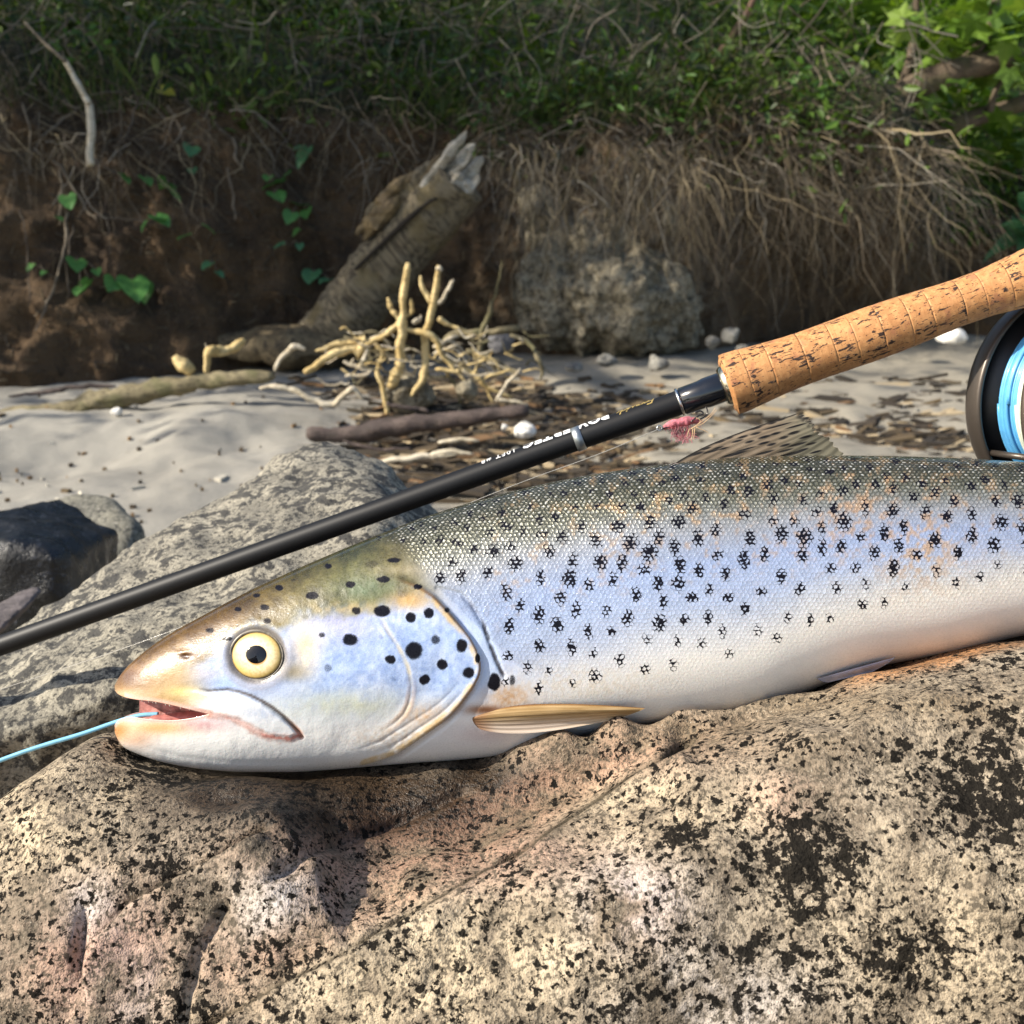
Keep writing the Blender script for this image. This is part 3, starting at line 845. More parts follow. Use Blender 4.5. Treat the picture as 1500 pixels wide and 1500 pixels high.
def dors_col(X, Y, r, S):
    P = np.stack([X, Y, X * 0], -1)
    c = C3(160, 142, 120) + fbm(P, 1/18., 3, 4)[:, None] * C3(18, 18, 18) + np.zeros((len(X), 3))
    c = c + (C3(146, 140, 118) - c) * sstep(1120, 1190, X)[:, None]
    k = np.zeros(len(X))
    for (cx, cy, rx, ry) in DSP:
        dx, dy = X - cx, Y - cy
        a = dx * 0.965 - dy * 0.26; b = dx * 0.26 + dy * 0.965
        k = np.maximum(k, sstep(1.3, 0.55, np.hypot(a / rx, b / ry)))
    k = np.maximum(k, 0.92 * sstep(0.045, 0.0, r)); k = np.maximum(k, 0.85 * sstep(0.86, 1.0, S + 0.05 * vnoise(P / 4)) * sstep(.95, .3, r))
    return c + (C3(30, 27, 26) - c) * k[:, None]
fin('dorsal_fin', [(982,684),(1060,676),(1140,672),(1216,672)], [(1176,603),(1190,611),(1200,622),(1208,634),(1220,646),(1236,664)], [0, 0], [-4, 4, -2], 200, 56, dors_col,
    mat_fin('dorsal_fin_membrane', (0.14, 0.12, 0.09), 0.42), 11, 0.10, 3.0, 5, spread=18.0)
def pec_col(X, Y, r, S):
    P = np.stack([X, Y, X * 0], -1)
    n = fbm(P * C3(0.2, 1.6, 1), 1/6., 3, 8)
    c = C3(176, 146, 100) + n[:, None] * C3(30, 32, 34)
    c = c + (C3(120, 74, 34) - c) * (sstep(0.10, 0.0, r) * .8)[:, None]
    c = c + (C3(222, 204, 186) - c) * (sstep(0.35, 0.8, r) * sstep(1.2, .5, S))[:, None]
    c = c + (C3(150, 96, 62) - c) * (sstep(0.16, 0.0, S) * .6)[:, None]
    return c
fin('pectoral_fin', [(694,1048),(692,1053),(694,1059),(700,1066)], [(945,1037),(938,1041),(925,1046),(905,1053)], [74, 74, 70, 66], [76, 74, 70, 66], 70, 70, pec_col,
    mat_fin('pectoral_fin_membrane', (0.35, 0.20, 0.06), 0.15), 7, 0.0, 10.0, 2, 2.0, spread=25.0, bulge=3.0)
def pale_col(X, Y, r, S):
    P = np.stack([X, Y, X * 0], -1)
    return C3(188, 190, 206) + fbm(P, 1/12., 3, 8)[:, None] * C3(20, 20, 22)
fin('pelvic_fin', [(1196,994),(1204,998),(1212,1000)], [(1312,962),(1300,972),(1278,984)], [52, 48, 44], [46, 42, 40], 24, 40, pale_col, mat_fin('pelvic_fin_membrane', (0.45, 0.45, 0.5), 0.2), 5, 0, 3, 3, 1.6)
def tail_col(X, Y, r, S):
    P = np.stack([X, Y, X * 0], -1)
    return C3(104, 98, 78) + fbm(P, 1/20., 3, 8)[:, None] * C3(26, 26, 24)
fin('caudal_fin', [(2228,780),(2236,800),(2240,830),(2236,855),(2228,880)], [(2440,690),(2410,760),(2395,830),(2410,900),(2440,965)], [0, 0], [3, -3, 3], 90, 36, tail_col, mat_fin('caudal_fin_membrane', (0.1, 0.1, 0.07), 0.25), 22, 0.05, 2, 4)
fin('anal_fin', [(1900,868),(1960,864),(2030,860)], [(1985,935),(2010,920),(2060,885)], [0, 0], [4, 2], 40, 20, pale_col, mat_fin('anal_fin_membrane', (0.4, 0.4, 0.4), 0.2), 10, 0.05, 2, 6)
fin('adipose_fin', [(2010,760),(2035,766),(2056,770)], [(2064,734),(2076,744),(2080,756)], [0, 0], [2, 1], 16, 14, tail_col, mat_fin('adipose_fin_flesh', (0.2, 0.12, 0.06), 0.1), 3, 0, 2, 7, 3)
# ================================================================== the rod, its reel, the fly and the line
RA = unproj(0, 946, 0.535); RB = unproj(1500, 409, 0.462)
RD = (RB - RA) / np.linalg.norm(RB - RA)
ROD_L = np.linalg.norm(RB - RA)
def rod_t(px):
    """distance along the rod axis from RA where it crosses photo column px"""
    a = (px - CPX) / F_PX
    n = RGT - a * FWD                       # plane of that column: (P-CAM).n = 0
    return -np.dot(RA - CAM, n) / np.dot(RD, n)
t1062, t1000, t848, t1500 = rod_t(1064), rod_t(996), rod_t(848), rod_t(1500)
rod = empty('fly_rod', tuple(RA + RD * t848))
tag(rod, 'black fly rod with speckled cork handle lying above the fish', 'fishing rod')
m_blank = mat_plain('rod_blank_black', (0.007, 0.007, 0.008), 0.5, bump=0.08, bscale=900, bdist=0.0002, **{'Specular IOR Level': 0.3})
m_wrap = mat_plain('thread_wrap_black', (0.006, 0.007, 0.010), 0.16, **{'Coat Weight': 0.8, 'Coat Roughness': 0.06})
m_silver = mat_plain('polished_silver', (0.72, 0.71, 0.68), 0.22, 1.0)
rb = 0.0051
V, Q = lathe(RA, RD, [(-1.35, 0.0022), (-1.2, 0.0026), (-0.8, 0.0036), (-0.3, 0.0046), (0.0, 0.0049), (t848, rb), (t1000 - 0.03, rb + 0.0002), (t1062 + 0.003, rb + 0.0006)], 40)
mesh('blank', V, [Q], m_blank, rod)
V, Q = lathe(RA, RD, [(t1000 + 0.0004, rb + 0.0002), (t1000 + 0.0012, rb + 0.0011), (t1000 + 0.010, rb + 0.0012), (t1000 + 0.012, rb + 0.0016), (t1000 + 0.019, rb + 0.0016), (t1062 - 0.001, rb + 0.0013), (t1062, rb)], 40)
mesh('thread_wrap', V, [Q], m_wrap, rod)
V, Q = lathe(RA, RD, [(t1000 - 0.0008, rb), (t1000 - 0.0006, rb + 0.0013), (t1000 + 0.0004, rb + 0.0013), (t1000 + 0.0005, rb)], 40)
mesh('silver_ring', V, [Q], m_silver, rod)
V, Q = lathe(RA, RD, [(t848 - 0.0020, rb), (t848 - 0.0019, rb + 0.0005), (t848 + 0.0019, rb + 0.0005), (t848 + 0.0020, rb)], 40)
mesh('silver_band', V, [Q], mat_plain('brushed_silver_band', (0.42, 0.45, 0.46), 0.38, 0.9), rod)
V, Q = lathe(RA, RD, [(t1062 - 0.0022, rb), (t1062 - 0.0021, 0.0078), (t1062 - 0.0012, 0.0086), (t1062 + 0.0006, 0.0092), (t1062 + 0.0022, 0.0092), (t1062 + 0.0024, 0.006)], 48)
mesh('winding_check', V, [Q], mat_plain('champagne_metal', (0.62, 0.56, 0.42), 0.2, 1.0), rod)

# ---- cork grip: each ring its own piece
CORK = [(1064,43),(1068,46),(1085,45.5),(1110,43),(1140,40.5),(1170,38.8),(1205,38.6),(1240,39.3),(1275,39.8),(1310,39.2),(1345,37.6),(1380,35.6),(1410,34.6),(1440,35.2),(1470,38.0),(1500,41.5),(1530,44.0),(1560,44.5)]
def cork_r(px):
    d = 0.462 + (0.535 - 0.462) * (1500 - px) / 1500.0
    return interp(CORK, np.array([px]))[0] * 0.992 * d / F_PX
def mat_cork():
    m = NT('speckled_cork')
    uvn = m.attr('axis').outputs['Vector']          # x along the grip in mm, yz round the section in mm, ring number in attribute ring
    ring = m.attr('ring').outputs['Fac']
    rnd = m.n('TexWhiteNoise', {'W': ring}, noise_dimensions='1D').outputs['Value']
    off = m.n('CombineXYZ', {0: m.math('MULTIPLY', ring, 37.1), 1: m.math('MULTIPLY', ring, 11.3), 2: 0.0})
    p = m.vmath('ADD', uvn, off.outputs[0]).outputs[0]
    base = m.mix(rnd, (0.50, 0.235, 0.085), (0.40, 0.178, 0.062))
    base = m.mix(m.ramp(m.noise(p, 0.35, 4, 0.6), 0.35, 0.7), base, (0.57, 0.29, 0.112))
    st = m.vmath('MULTIPLY', p, (3.2, 0.12, 0.12)).outputs[0]           # growth lines run round the ring
    gl = m.noise(st, 1.0, 3, 0.6)
    base = m.mix(m.ramp(gl, 0.52, 0.66, 0, .45), base, (0.34, 0.155, 0.05))
    red = m.noise(p, 0.16, 3)
    base = m.mix(m.ramp(red, 0.56, 0.72, 0, .75), base, (0.36, 0.145, 0.07))
    # pits: short dark cracks along the grip
    pv = m.vmath('MULTIPLY', p, (0.34, 1.15, 1.15)).outputs[0]
    pn = m.noise(pv, 0.62, 4, 0.62, 0.6)
    clump = m.ramp(m.noise(p, 0.10, 2), 0.40, 0.66)
    thr = m.ramp(clump, 0, 1, 0.64, 0.535, False)
    pit = m.ramp(pn, thr, m.math('ADD', thr, 0.02))
    pv2 = m.vmath('MULTIPLY', p, (0.8, 2.2, 2.2)).outputs[0]
    pit2 = m.ramp(m.noise(pv2, 0.9, 3, 0.6), 0.64, 0.67)
    pit = m.math('MAXIMUM', pit, m.math('MULTIPLY', pit2, 0.8))
    c = m.mix(pit, base, (0.035, 0.016, 0.010))
    gr = m.noise(p, 3.0, 3, 0.7)
    c = m.mix(0.22, c, m.mix(gr, (0.2, 0.2, 0.2), (0.8, 0.8, 0.8)), 'OVERLAY')
    h = m.math('SUBTRACT', m.math('MULTIPLY', gr, 0.15), pit)
    m.pbr(c, 0.62, 0.0, m.bump(h, 0.9, 0.0006))
    return m.m
m_cork = mat_cork()
core_t = [(t1062 + 0.002, 0.0055), (rod_t(1562), 0.0055)]
V, Q = lathe(RA, RD, core_t, 24)
grip = mesh('cork_grip', V, [Q], mat_plain('grip_glue_line', (0.34, 0.17, 0.065), 0.8), rod)
seams = [1064.0]
_r = np.random.default_rng(3)
while seams[-1] < 1552: seams.append(seams[-1] + _r.uniform(28, 52))
seams[-1] = 1560.0
nrm = np.cross(RD, [0, 0, 1.0]); nrm /= np.linalg.norm(nrm); bin_ = np.cross(nrm, RD)
for k in range(len(seams) - 1):
    p0, p1 = seams[k], seams[k + 1]
    xs = np.linspace(p0, p1, 18)
    pr = []
    for j, xx in enumerate(xs):
        pr.append((rod_t(xx), cork_r(xx)))
    pr[0] = (pr[0][0] + 0.000008, pr[0][1] - 0.00001); pr[-1] = (pr[-1][0] - 0.000008, pr[-1][1] - 0.00001)
    if k == 0:
        e0 = pr[0][0]
        pr = [(e0 + 0.0016, 0.0060), (e0 + 0.0003, 0.0088), (e0, 0.0098), (e0 + 0.0001, 0.0112), (e0 + 0.0006, 0.0121), (e0 + 0.0014, pr[1][1] - 0.0003)] + pr[2:]
    pr = [(pr[0][0], 0.0056)] + pr + [(pr[-1][0], 0.0056)] if k else pr + [(pr[-1][0], 0.0056)]
    V, Q = lathe(RA, RD, pr, 72)
    q = V - RA
    ax = np.stack([q @ RD * 1000, q @ nrm * 1000, q @ bin_ * 1000], -1)
    n_ = fbm(ax, 0.35, 3, k)
    rad = q - (q @ RD)[:, None] * RD
    V = V + rad * (0.010 * n_)[:, None]
    mesh('cork_ring', V, [Q], m_cork, grip, {'axis': ax, 'ring': np.full(len(V), float(k))})
V, Q = lathe(RA, RD, [(rod_t(1560), 0.0056), (rod_t(1560) + 0.0002, 0.0118), (rod_t(1565), 0.0122), (rod_t(1575), 0.0122), (rod_t(1578), 0.0098), (rod_t(1578) + 0.085, 0.0098), (rod_t(1578) + 0.087, 0.0125), (rod_t(1578) + 0.1, 0.0125), (rod_t(1578) + 0.102, 0.0)], 48)
mesh('reel_seat', V, [Q], mat_plain('reel_seat_metal', (0.05, 0.045, 0.04), 0.3, 0.8), rod)

# ---- lettering on the blank, upside down, wrapped round the upper side
def rod_text(body, px_right, height, ang0, mat, name, outline=False, shear=0.0, spacing=1.0):
    cu = bpy.data.curves.new(name, 'FONT')
    cu.body = body; cu.size = 1.0; cu.shear = shear; cu.space_character = spacing
    cu.resolution_u = 3
    if outline:
        cu.fill_mode = 'NONE'; cu.bevel_depth = 0.045; cu.bevel_resolution = 0
    o = bpy.data.objects.new('tmp_text', cu); COL.objects.link(o)
    bpy.context.view_layer.update()
    dg = bpy.context.evaluated_depsgraph_get()
    me = bpy.data.meshes.new_from_object(o.evaluated_get(dg))
    bm = bmesh.new(); bm.from_mesh(me)
    bmesh.ops.triangulate(bm, faces=bm.faces[:])
    bmesh.ops.subdivide_edges(bm, edges=[e for e in bm.edges if e.calc_length() > 0.15], cuts=3)
    bmesh.ops.triangulate(bm, faces=bm.faces[:])
    V = np.array([v.co[:] for v in bm.verts]); T = np.array([[v.index for v in f.verts] for f in bm.faces])
    bm.free(); bpy.data.objects.remove(o); bpy.data.meshes.remove(me)
    x0 = rod_t(px_right)
    along = x0 - V[:, 0] * height
    ang = ang0 + V[:, 1] * height / rb          # towards the viewer from the top
    rr_ = rb + 0.00038 + (V[:, 2] * height * 0.25 if outline else 0)
    # direction facing the camera, square to the rod
    mid = RA + RD * x0
    vc = CAM - mid; vc -= RD * np.dot(vc, RD); vc /= np.linalg.norm(vc)
    upn = np.cross(RD, vc); upn *= np.sign(upn[2])
    W = RA + along[:, None] * RD + (rr_ if np.ndim(rr_) else np.full(len(V), rr_))[:, None] * (np.cos(ang)[:, None] * upn + np.sin(ang)[:, None] * vc)
    return mesh(name, W, [T], mat, rod, smooth=False)
m_gold = mat_plain('gold_print', (0.70, 0.50, 0.16), 0.35, 0.6)
m_white = mat_plain('silver_print', (0.85, 0.85, 0.85), 0.4, 0.0)
rod_text('Fenwick', 968, 0.0066, R(-6), m_gold, 'gold_lettering', shear=0.5, spacing=0.8)
rod_text('POWERTEC', 898, 0.0070, R(-14), m_white, 'outline_lettering', True, spacing=1.15)
rod_text("10FT #8", 762, 0.0040, R(12), m_white, 'size_lettering', spacing=1.25)

# ---- reel
reel_c = unproj(1586, 585, 0.478)
ax = np.array([0.58, 0, 0]) + 0.80 * -FWD
ax = ax - RD * np.dot(ax, RD) * 0.55
ax /= np.linalg.norm(ax)
reel = empty('fly_reel', tuple(reel_c))
tag(reel, 'dark grey fly reel with blue line on its spool, at the right edge', 'fishing reel')
m_frame = mat_plain('reel_grey_anodised', (0.085, 0.070, 0.058), 0.38, 0.55, bump=0.05, bscale=700)
m_blackr = mat_plain('reel_inner_black', (0.008, 0.008, 0.009), 0.4)
RR = 0.0475; hw_ = 0.0125
A0 = reel_c - ax * hw_
def lathe_close(A, D, prof, sides=96): return lathe(A, D, list(prof) + [prof[0]], sides)
V, Q = lathe_close(A0, ax, [(-0.006, RR - 0.004), (-0.0055, RR - 0.001), (-0.0035, RR), (0.0025, RR), (0.0036, RR - 0.0007), (0.0036, RR - 0.0018), (-0.001, RR - 0.0022), (-0.003, RR - 0.005)])
mesh('frame_rim', V, [Q], m_frame, reel)
V, Q = lathe(A0, ax, [(-0.0055, 0.0), (-0.0055, RR - 0.004), (-0.0025, RR - 0.0045), (0.0012, RR - 0.0022), (0.0012, 0.012)], 96)
mesh('back_plate', V, [Q], m_blackr, reel)
V, Q = lathe_close(A0, ax, [(2*hw_ + 0.0005, RR - 0.0125), (2*hw_ + 0.0005, RR - 0.0035), (2*hw_ + 0.001, RR - 0.002), (2*hw_ + 0.003, RR - 0.0015), (2*hw_ + 0.004, RR - 0.003), (2*hw_ + 0.004, RR - 0.0125)])
mesh('spool_rim', V, [Q], mat_plain('spool_bronze', (0.13, 0.10, 0.08), 0.35, 0.6), reel)
V, Q = lathe(A0, ax, [(2*hw_ + 0.002, 0.0), (2*hw_ + 0.003, 0.010), (2*hw_ + 0.003, RR - 0.012)], 96)
mesh('spool_face', V, [Q], m_frame, reel)
V, Q = lathe(A0, ax, [(0.0, 0.018), (2*hw_, 0.018)], 48)
mesh('arbor', V, [Q], m_blackr, reel)
n1_ = np.cross(ax, [0, 0, 1.0]); n1_ /= np.linalg.norm(n1_); n2_ = np.cross(ax, n1_)
def coil(w0, w1, r0, turns, rl, seed, slope=0.0):
    n = int(turns * 64)
    th = np.linspace(0, 2 * np.pi * turns, n); u = np.linspace(0, 1, n)
    w = w0 + (w1 - w0) * u + 0.0004 * vnoise(np.stack([th * 0.7, th * 0 + seed, th * 0], -1), 3)
    r = r0 + slope * u + 0.0005 * vnoise(np.stack([th * 0.33, th * 0 + seed + 5, th * 0], -1), 4)
    P = A0 + w[:, None] * ax + r[:, None] * (np.cos(th)[:, None] * n1_ + np.sin(th)[:, None] * n2_)
    return tube(P, rl, 8)
mb = MB()
for layer in range(3):
    V, Q, T = coil(0.0035 + .0002 * layer, 2*hw_ - 0.0115, 0.0365 - 0.0015 * layer, 12, 0.00085, layer, -0.0015); mb.add(V, Q, T)
V, Q, T = coil(0.0050, 2*hw_ - 0.015, 0.0378, 5, 0.00085, 9, -0.0008); mb.add(V, Q, T)
mb.build('blue_fly_line', mat_plain('blue_line_coating', (0.10, 0.36, 0.66), 0.35, var=0.15, scale=90, **{'Coat Weight': 0.3}), reel)
mb = MB()
V, Q, T = coil(2*hw_ - 0.0110, 2*hw_ - 0.0012, 0.0368, 8, 0.00085, 21, -0.0006); mb.add(V, Q, T)
mb.build('pale_backing', mat_plain('pale_backing_line', (0.55, 0.60, 0.50), 0.5, var=0.1, scale=90), reel)
# foot that joins the reel to the seat
fdir = np.cross(ax, RD); fdir *= np.sign(fdir[2])
foot = np.array([reel_c + fdir * (RR - 0.002), reel_c + fdir * (RR + 0.006)])
V, Q, T = tube(foot, [0.005, 0.004], 12); mesh('foot', V, [Q, T], m_frame, reel)
for k in range(3):
    an = 2 * np.pi * k / 3 + 0.5
    off = (np.cos(an) * n1_ + np.sin(an) * n2_) * (RR - 0.003)
    V, Q, T = tube(np.array([A0 + off, A0 + off + ax * 2 * hw_]), 0.0014, 10); mesh('pillar', V, [Q, T], m_frame, reel)

# ---- pink shrimp fly
def up_(pts, d): return np.array([unproj(x, y, d + (q[2] if len(q) > 2 else 0)) for q in pts for (x, y) in [q[:2]]])
FD = 0.468
fly = empty('shrimp_fly', tuple(unproj(1000, 630, FD)))
tag(fly, 'pink shrimp fly with dark hook hanging under the rod by the cork', 'fishing fly')
m_pink = mat_plain('pink_dubbing', (0.46, 0.13, 0.16), 0.7, var=0.45, scale=600, **{'Subsurface Weight': 0.2})
bodyp = smooth_line(up_([(972,626),(985,621),(1000,618),(1013,616),(1024,617)], FD), 30)
V, Q, T = tube(bodyp, np.interp(np.linspace(0, 1, 30), [0, .2, .6, 1], [3, 6, 7, 3.5]) * FD / F_PX, 16, True, 0.3, 4, 900)
mesh('dressing', V, [Q, T], m_pink, fly)
mb = MB(); rg = np.random.default_rng(2)
for k in range(420):
    u = rg.random(); i = int(u * 29)
    d = rg.normal(size=3); d /= np.linalg.norm(d); d = d * 0.6 + 0.5 * RD + np.array([0, 0, -0.25])
    L = rg.uniform(5, 13) * FD / F_PX
    p0 = bodyp[i]; p1 = p0 + d * L * 0.6; p2 = p0 + d * L + np.array([0, 0, -0.15 * L])
    V, Q, T = tube(np.array([p0, p1, p2]), np.array([0.5, 0.4, 0.2]) * FD / F_PX * 0.8, 3, False); mb.add(V, Q)
for k in range(90):                                   # the beard under the body
    x = rg.uniform(988, 1012); p = up_([(x, 624, rg.uniform(-.002, .002)), (x + rg.uniform(-6, 8), 634 + rg.uniform(-2, 6)), (x + rg.uniform(-8, 14), 640 + rg.uniform(-6, 10))], FD)
    V, Q, T = tube(smooth_line(p, 6), 0.32 * FD / F_PX, 3, False); mb.add(V, Q)
o = mb.build('hackle', m_pink, fly); o['kind'] = 'stuff'
m_hook = mat_plain('hook_black_nickel', (0.10, 0.09, 0.085), 0.25, 0.9)
V, Q, T = tube(smooth_line(up_([(966,629),(985,624),(1010,619),(1030,612),(1036,606),(1036,600),(1034,596)], FD - 0.001), 40), 1.0 * FD / F_PX, 8)
hook = mesh('hook', V, [Q, T], m_hook, fly)
a = np.linspace(0, 2 * np.pi, 25)
V, Q, T = tube(np.array([unproj(966 + 3.6 * math.cos(q), 627 + 3.6 * math.sin(q), FD - 0.001) for q in a]), 0.9 * FD / F_PX, 8, False)
mesh('hook_eye', V, [Q], mat_plain('hook_eye_silver', (0.6, 0.6, 0.58), 0.25, 0.9), fly)
V, Q, T = tube(smooth_line(up_([(1012,618),(1022,610),(1030,606),(1026,602),(1018,604)], FD - 0.002), 24), 1.2 * FD / F_PX, 8)
mesh('bead_eye', V, [Q, T], m_hook, fly)
m_ant = mat_plain('feeler_tan', (0.55, 0.36, 0.20), 0.5)
for P in ([(1016,626),(1030,616),(1042,606),(1048,597)], [(1012,628),(1030,620),(1044,607),(1050,600)], [(1010,628),(1008,634),(1006,640)], [(1015,628),(1014,638),(1012,646)],
          [(1020,626),(1030,630),(1038,634)], [(1018,627),(1017,636),(1016,644)], [(1020,612),(1026,616),(1022,622)]):
    V, Q, T = tube(smooth_line(up_(P, FD - 0.003), 14), np.linspace(0.7, 0.35, 14) * FD / F_PX, 6)
    mesh('feeler', V, [Q, T], m_ant, fly)
# ---- leader and fly line
m_leader = NT('clear_leader'); m_leader.pbr((0.75, 0.72, 0.66), 0.15, 0.0, None, **{'Transmission Weight': 0.6, 'IOR': 1.4}); m_leader = m_leader.m
V, Q, T = tube(smooth_line(up_([(966,628),(900,656),(848,676,),(760,708),(640,757,.004),(470,834,.012),(300,905,.03),(180,950,.04),(60,990,.05),(-60,1030,.06)], FD), 120), 0.00016, 6)
tag(mesh('leader', V, [Q, T], m_leader), 'thin clear leader running from the pink fly down along the rod', 'fishing line')
lp = smooth_line(np.vstack([unproj(232, 1046, 0.421), unproj(205, 1048, 0.421), unproj(172, 1057, 0.421), unproj(120, 1075, 0.420), unproj(60, 1093, 0.419), unproj(0, 1114, 0.418), unproj(-120, 1160, 0.415), unproj(-300, 1240, 0.41)]), 90)
V, Q, T = tube(lp, 0.00085, 10)
tag(mesh('fly_line', V, [Q, T], mat_plain('pale_blue_line', (0.22, 0.52, 0.72), 0.35, var=0.1, scale=200)), "light blue fly line leading out of the trout's mouth to the left", 'fishing line')
# ================================================================== boulders
def project(P):
    q = np.asarray(P) - CAM
    d = q @ FWD
    d = np.where(d < 0.05, 0.05, d)
    return CPX + F_PX * (q @ RGT) / d, CPX - F_PX * (q @ UPV) / d, d

def tps(Pc, hc, Pq, smooth=1e-5):
    """thin plate spline through heights hc at 2-D points Pc, evaluated at Pq"""
    def U(r2): return np.where(r2 > 1e-16, r2 * np.log(r2 + 1e-16), 0)
    n = len(Pc)
    K = U(((Pc[:, None] - Pc[None]) ** 2).sum(-1)) + smooth * np.eye(n)
    Pm = np.hstack([np.ones((n, 1)), Pc])
    A = np.block([[K, Pm], [Pm.T, np.zeros((3, 3))]])
    w = np.linalg.solve(A, np.concatenate([hc, np.zeros(3)]))
    out = np.zeros(len(Pq))
    for k in range(0, len(Pq), 40000):
        q = Pq[k:k + 40000]
        out[k:k + 40000] = U(((q[:, None] - Pc[None]) ** 2).sum(-1)) @ w[:n] + w[n] + q @ w[n + 1:]
    return out

RC = [(300,1155,.382),(355,1200,.364),(395,1262,.350),(445,1315,.343),(480,1365,.339),(300,1235,.366),(420,1350,.338),(520,1165,.402),(560,1210,.395),(640,1230,.389),(720,1200,.394),(800,1150,.400),(690,1258,.383),(560,1332,.369),(610,1300,.376),(860,1160,.396),(440,1415,.354),(940,1115,.392),(985,1125,.366),
 (-250,1500,.355),(0,1500,.350),(150,1500,.342),(300,1500,.340),(450,1500,.336),(600,1500,.326),(750,1500,.322),(900,1500,.320),(1100,1500,.318),(1300,1500,.316),(1500,1500,.312),(1800,1500,.31),
 (0,1900,.335),(750,1900,.305),(1500,1900,.295),(-250,1350,.375),(0,1350,.362),(70,1330,.358),(150,1350,.346),(250,1350,.350),(335,1350,.354),(620,1420,.331),
 (740,1306,.340),(800,1350,.329),(650,1355,.334),(605,1396,.332),(470,1455,.334),(905,1206,.348),(1000,1300,.328),(1300,1300,.322),(1500,1300,.318),(0,1240,.376),(100,1200,.374),(200,1200,.374),
 (960,1180,.350),(1100,1130,.350),(1300,1120,.342),(1500,1080,.335),(1800,1050,.33),(2300,1060,.33),
 (0,1172,.402),(60,1130,.412),(120,1088,.424),(172,1070,.434),(205,1112,.421),(250,1124,.420),(320,1137,.418),(420,1142,.418),(550,1135,.418),(170,1120,.405),(250,1150,.400),(650,1120,.416),(760,1094,.409),(830,1068,.403),(900,1045,.398),(1000,1033,.392),
 (1100,1022,.387),(1180,1008,.383),(1300,995,.378),(1400,973,.374),(1500,947,.371),(1700,915,.366),(2000,900,.36),(2400,910,.36),(1250,992,.404),(1330,977,.404),(1420,959,.402),(1500,940,.401),(1700,908,.40),
 (300,1131,.424),(400,1136,.424),(550,1126,.42),(700,1115,.422),(850,1086,.422),(950,1069,.422),(1050,1057,.422),(1180,1021,.422),(1300,981,.422),(1500,938,.422),(1700,903,.422),(1900,880,.422),(2200,884,.422),(2420,970,.422),
 (-150,1250,.40),(-300,1330,.42)]
FR_N = np.array([0, -math.sin(R(35)), math.cos(R(35))]); FR_B = np.array([0, math.cos(R(35)), math.sin(R(35))]); FR_A = RGT
FR_O = unproj(750, 1150, 0.37)
pts = [unproj(*c) for c in RC]
for px in (250, 400, 600, 800, 1000, 1250, 1500, 1800, 2200):
    b = unproj(px, float(interp(BOT, np.array([px]))[0]) + 4, 0.42)
    pts += [b + [0, .05, -.006], b + [0, .11, -.05], b + [0, .19, -.16]]
for c in ((0,1172,.402),(60,1130,.412),(120,1088,.424),(172,1070,.434),(-150,1250,.40)):
    b = unproj(*c); pts += [b + [-.006, .035, -.028], b + [-.02, .09, -.10]]
pts = np.array(pts)
q = pts - FR_O
na, nb = 560, 330
ga = np.linspace(-0.40, 0.56, na); gb = np.linspace(-0.20, 0.24, nb)
GA, GB = np.meshgrid(ga, gb, indexing='ij')
H = tps(np.stack([q @ FR_A, q @ FR_B], -1), q @ FR_N, np.stack([GA.ravel(), GB.ravel()], -1))
# flat broken faces: a coarse net of planes laid over the soft shape
from mathutils.geometry import delaunay_2d_cdt
_rf = np.random.default_rng(21)
fp = [(a + _rf.uniform(-.017, .017), b + _rf.uniform(-.015, .015)) for a in np.arange(-0.46, 0.63, 0.044) for b in np.arange(-0.26, 0.31, 0.038)]
fv, _, ff, *_ = delaunay_2d_cdt([Vector(p) for p in fp], [], [], 0, 1e-6)
fv = np.array([v[:] for v in fv]); fh = tps(np.stack([q @ FR_A, q @ FR_B], -1), q @ FR_N, fv)
G2 = np.stack([GA.ravel(), GB.ravel(), np.zeros(GA.size)], -1)
gw = np.stack([GA.ravel() + .006 * fbm(G2, 40, 3, 61), GB.ravel() + .006 * fbm(G2, 40, 3, 62)], -1)
HL = H.copy()
for f in ff:
    a_, b_, c_ = (fv[i] for i in f)
    lo, hi = np.minimum(np.minimum(a_, b_), c_), np.maximum(np.maximum(a_, b_), c_)
    k_ = np.where((gw[:, 0] >= lo[0]) & (gw[:, 0] <= hi[0]) & (gw[:, 1] >= lo[1]) & (gw[:, 1] <= hi[1]))[0]
    den = (b_[0]-a_[0])*(c_[1]-a_[1]) - (c_[0]-a_[0])*(b_[1]-a_[1])
    if abs(den) < 1e-12 or not len(k_): continue
    p_ = gw[k_] - a_
    u_ = (p_[:, 0]*(c_[1]-a_[1]) - (c_[0]-a_[0])*p_[:, 1]) / den; w_ = ((b_[0]-a_[0])*p_[:, 1] - p_[:, 0]*(b_[1]-a_[1])) / den
    in_ = (u_ >= 0) & (w_ >= 0) & (u_ + w_ <= 1)
    HL[k_[in_]] = (fh[f[0]] * (1 - u_ - w_) + fh[f[1]] * u_ + fh[f[2]] * w_)[in_]
_pp = project(FR_O + GA.ravel()[:, None] * FR_A + GB.ravel()[:, None] * FR_B + H[:, None] * FR_N)
fw = np.clip((0.400 - _pp[2]) / 0.02, 0, 1) * sstep(40, 200, _pp[0] + 0.35 * (_pp[1] - 1150))
H = H + 0.75 * fw * (HL - H)
V = FR_O + GA.ravel()[:, None] * FR_A + GB.ravel()[:, None] * FR_B + H[:, None] * FR_N
rpx, rpy, rd = project(V)
CREV = [(1040,1068),(1000,1092),(940,1128),(880,1172),(830,1205),(765,1246),(700,1282),(640,1318),(560,1362),(480,1408),(400,1452),(320,1496),(260,1530)]
dcr, pcr = dseg(rpx, rpy, CREV)
wv = 0.7 + 0.6 * vnoise(np.stack([pcr * 14, pcr * 0, pcr * 0], -1), 8)
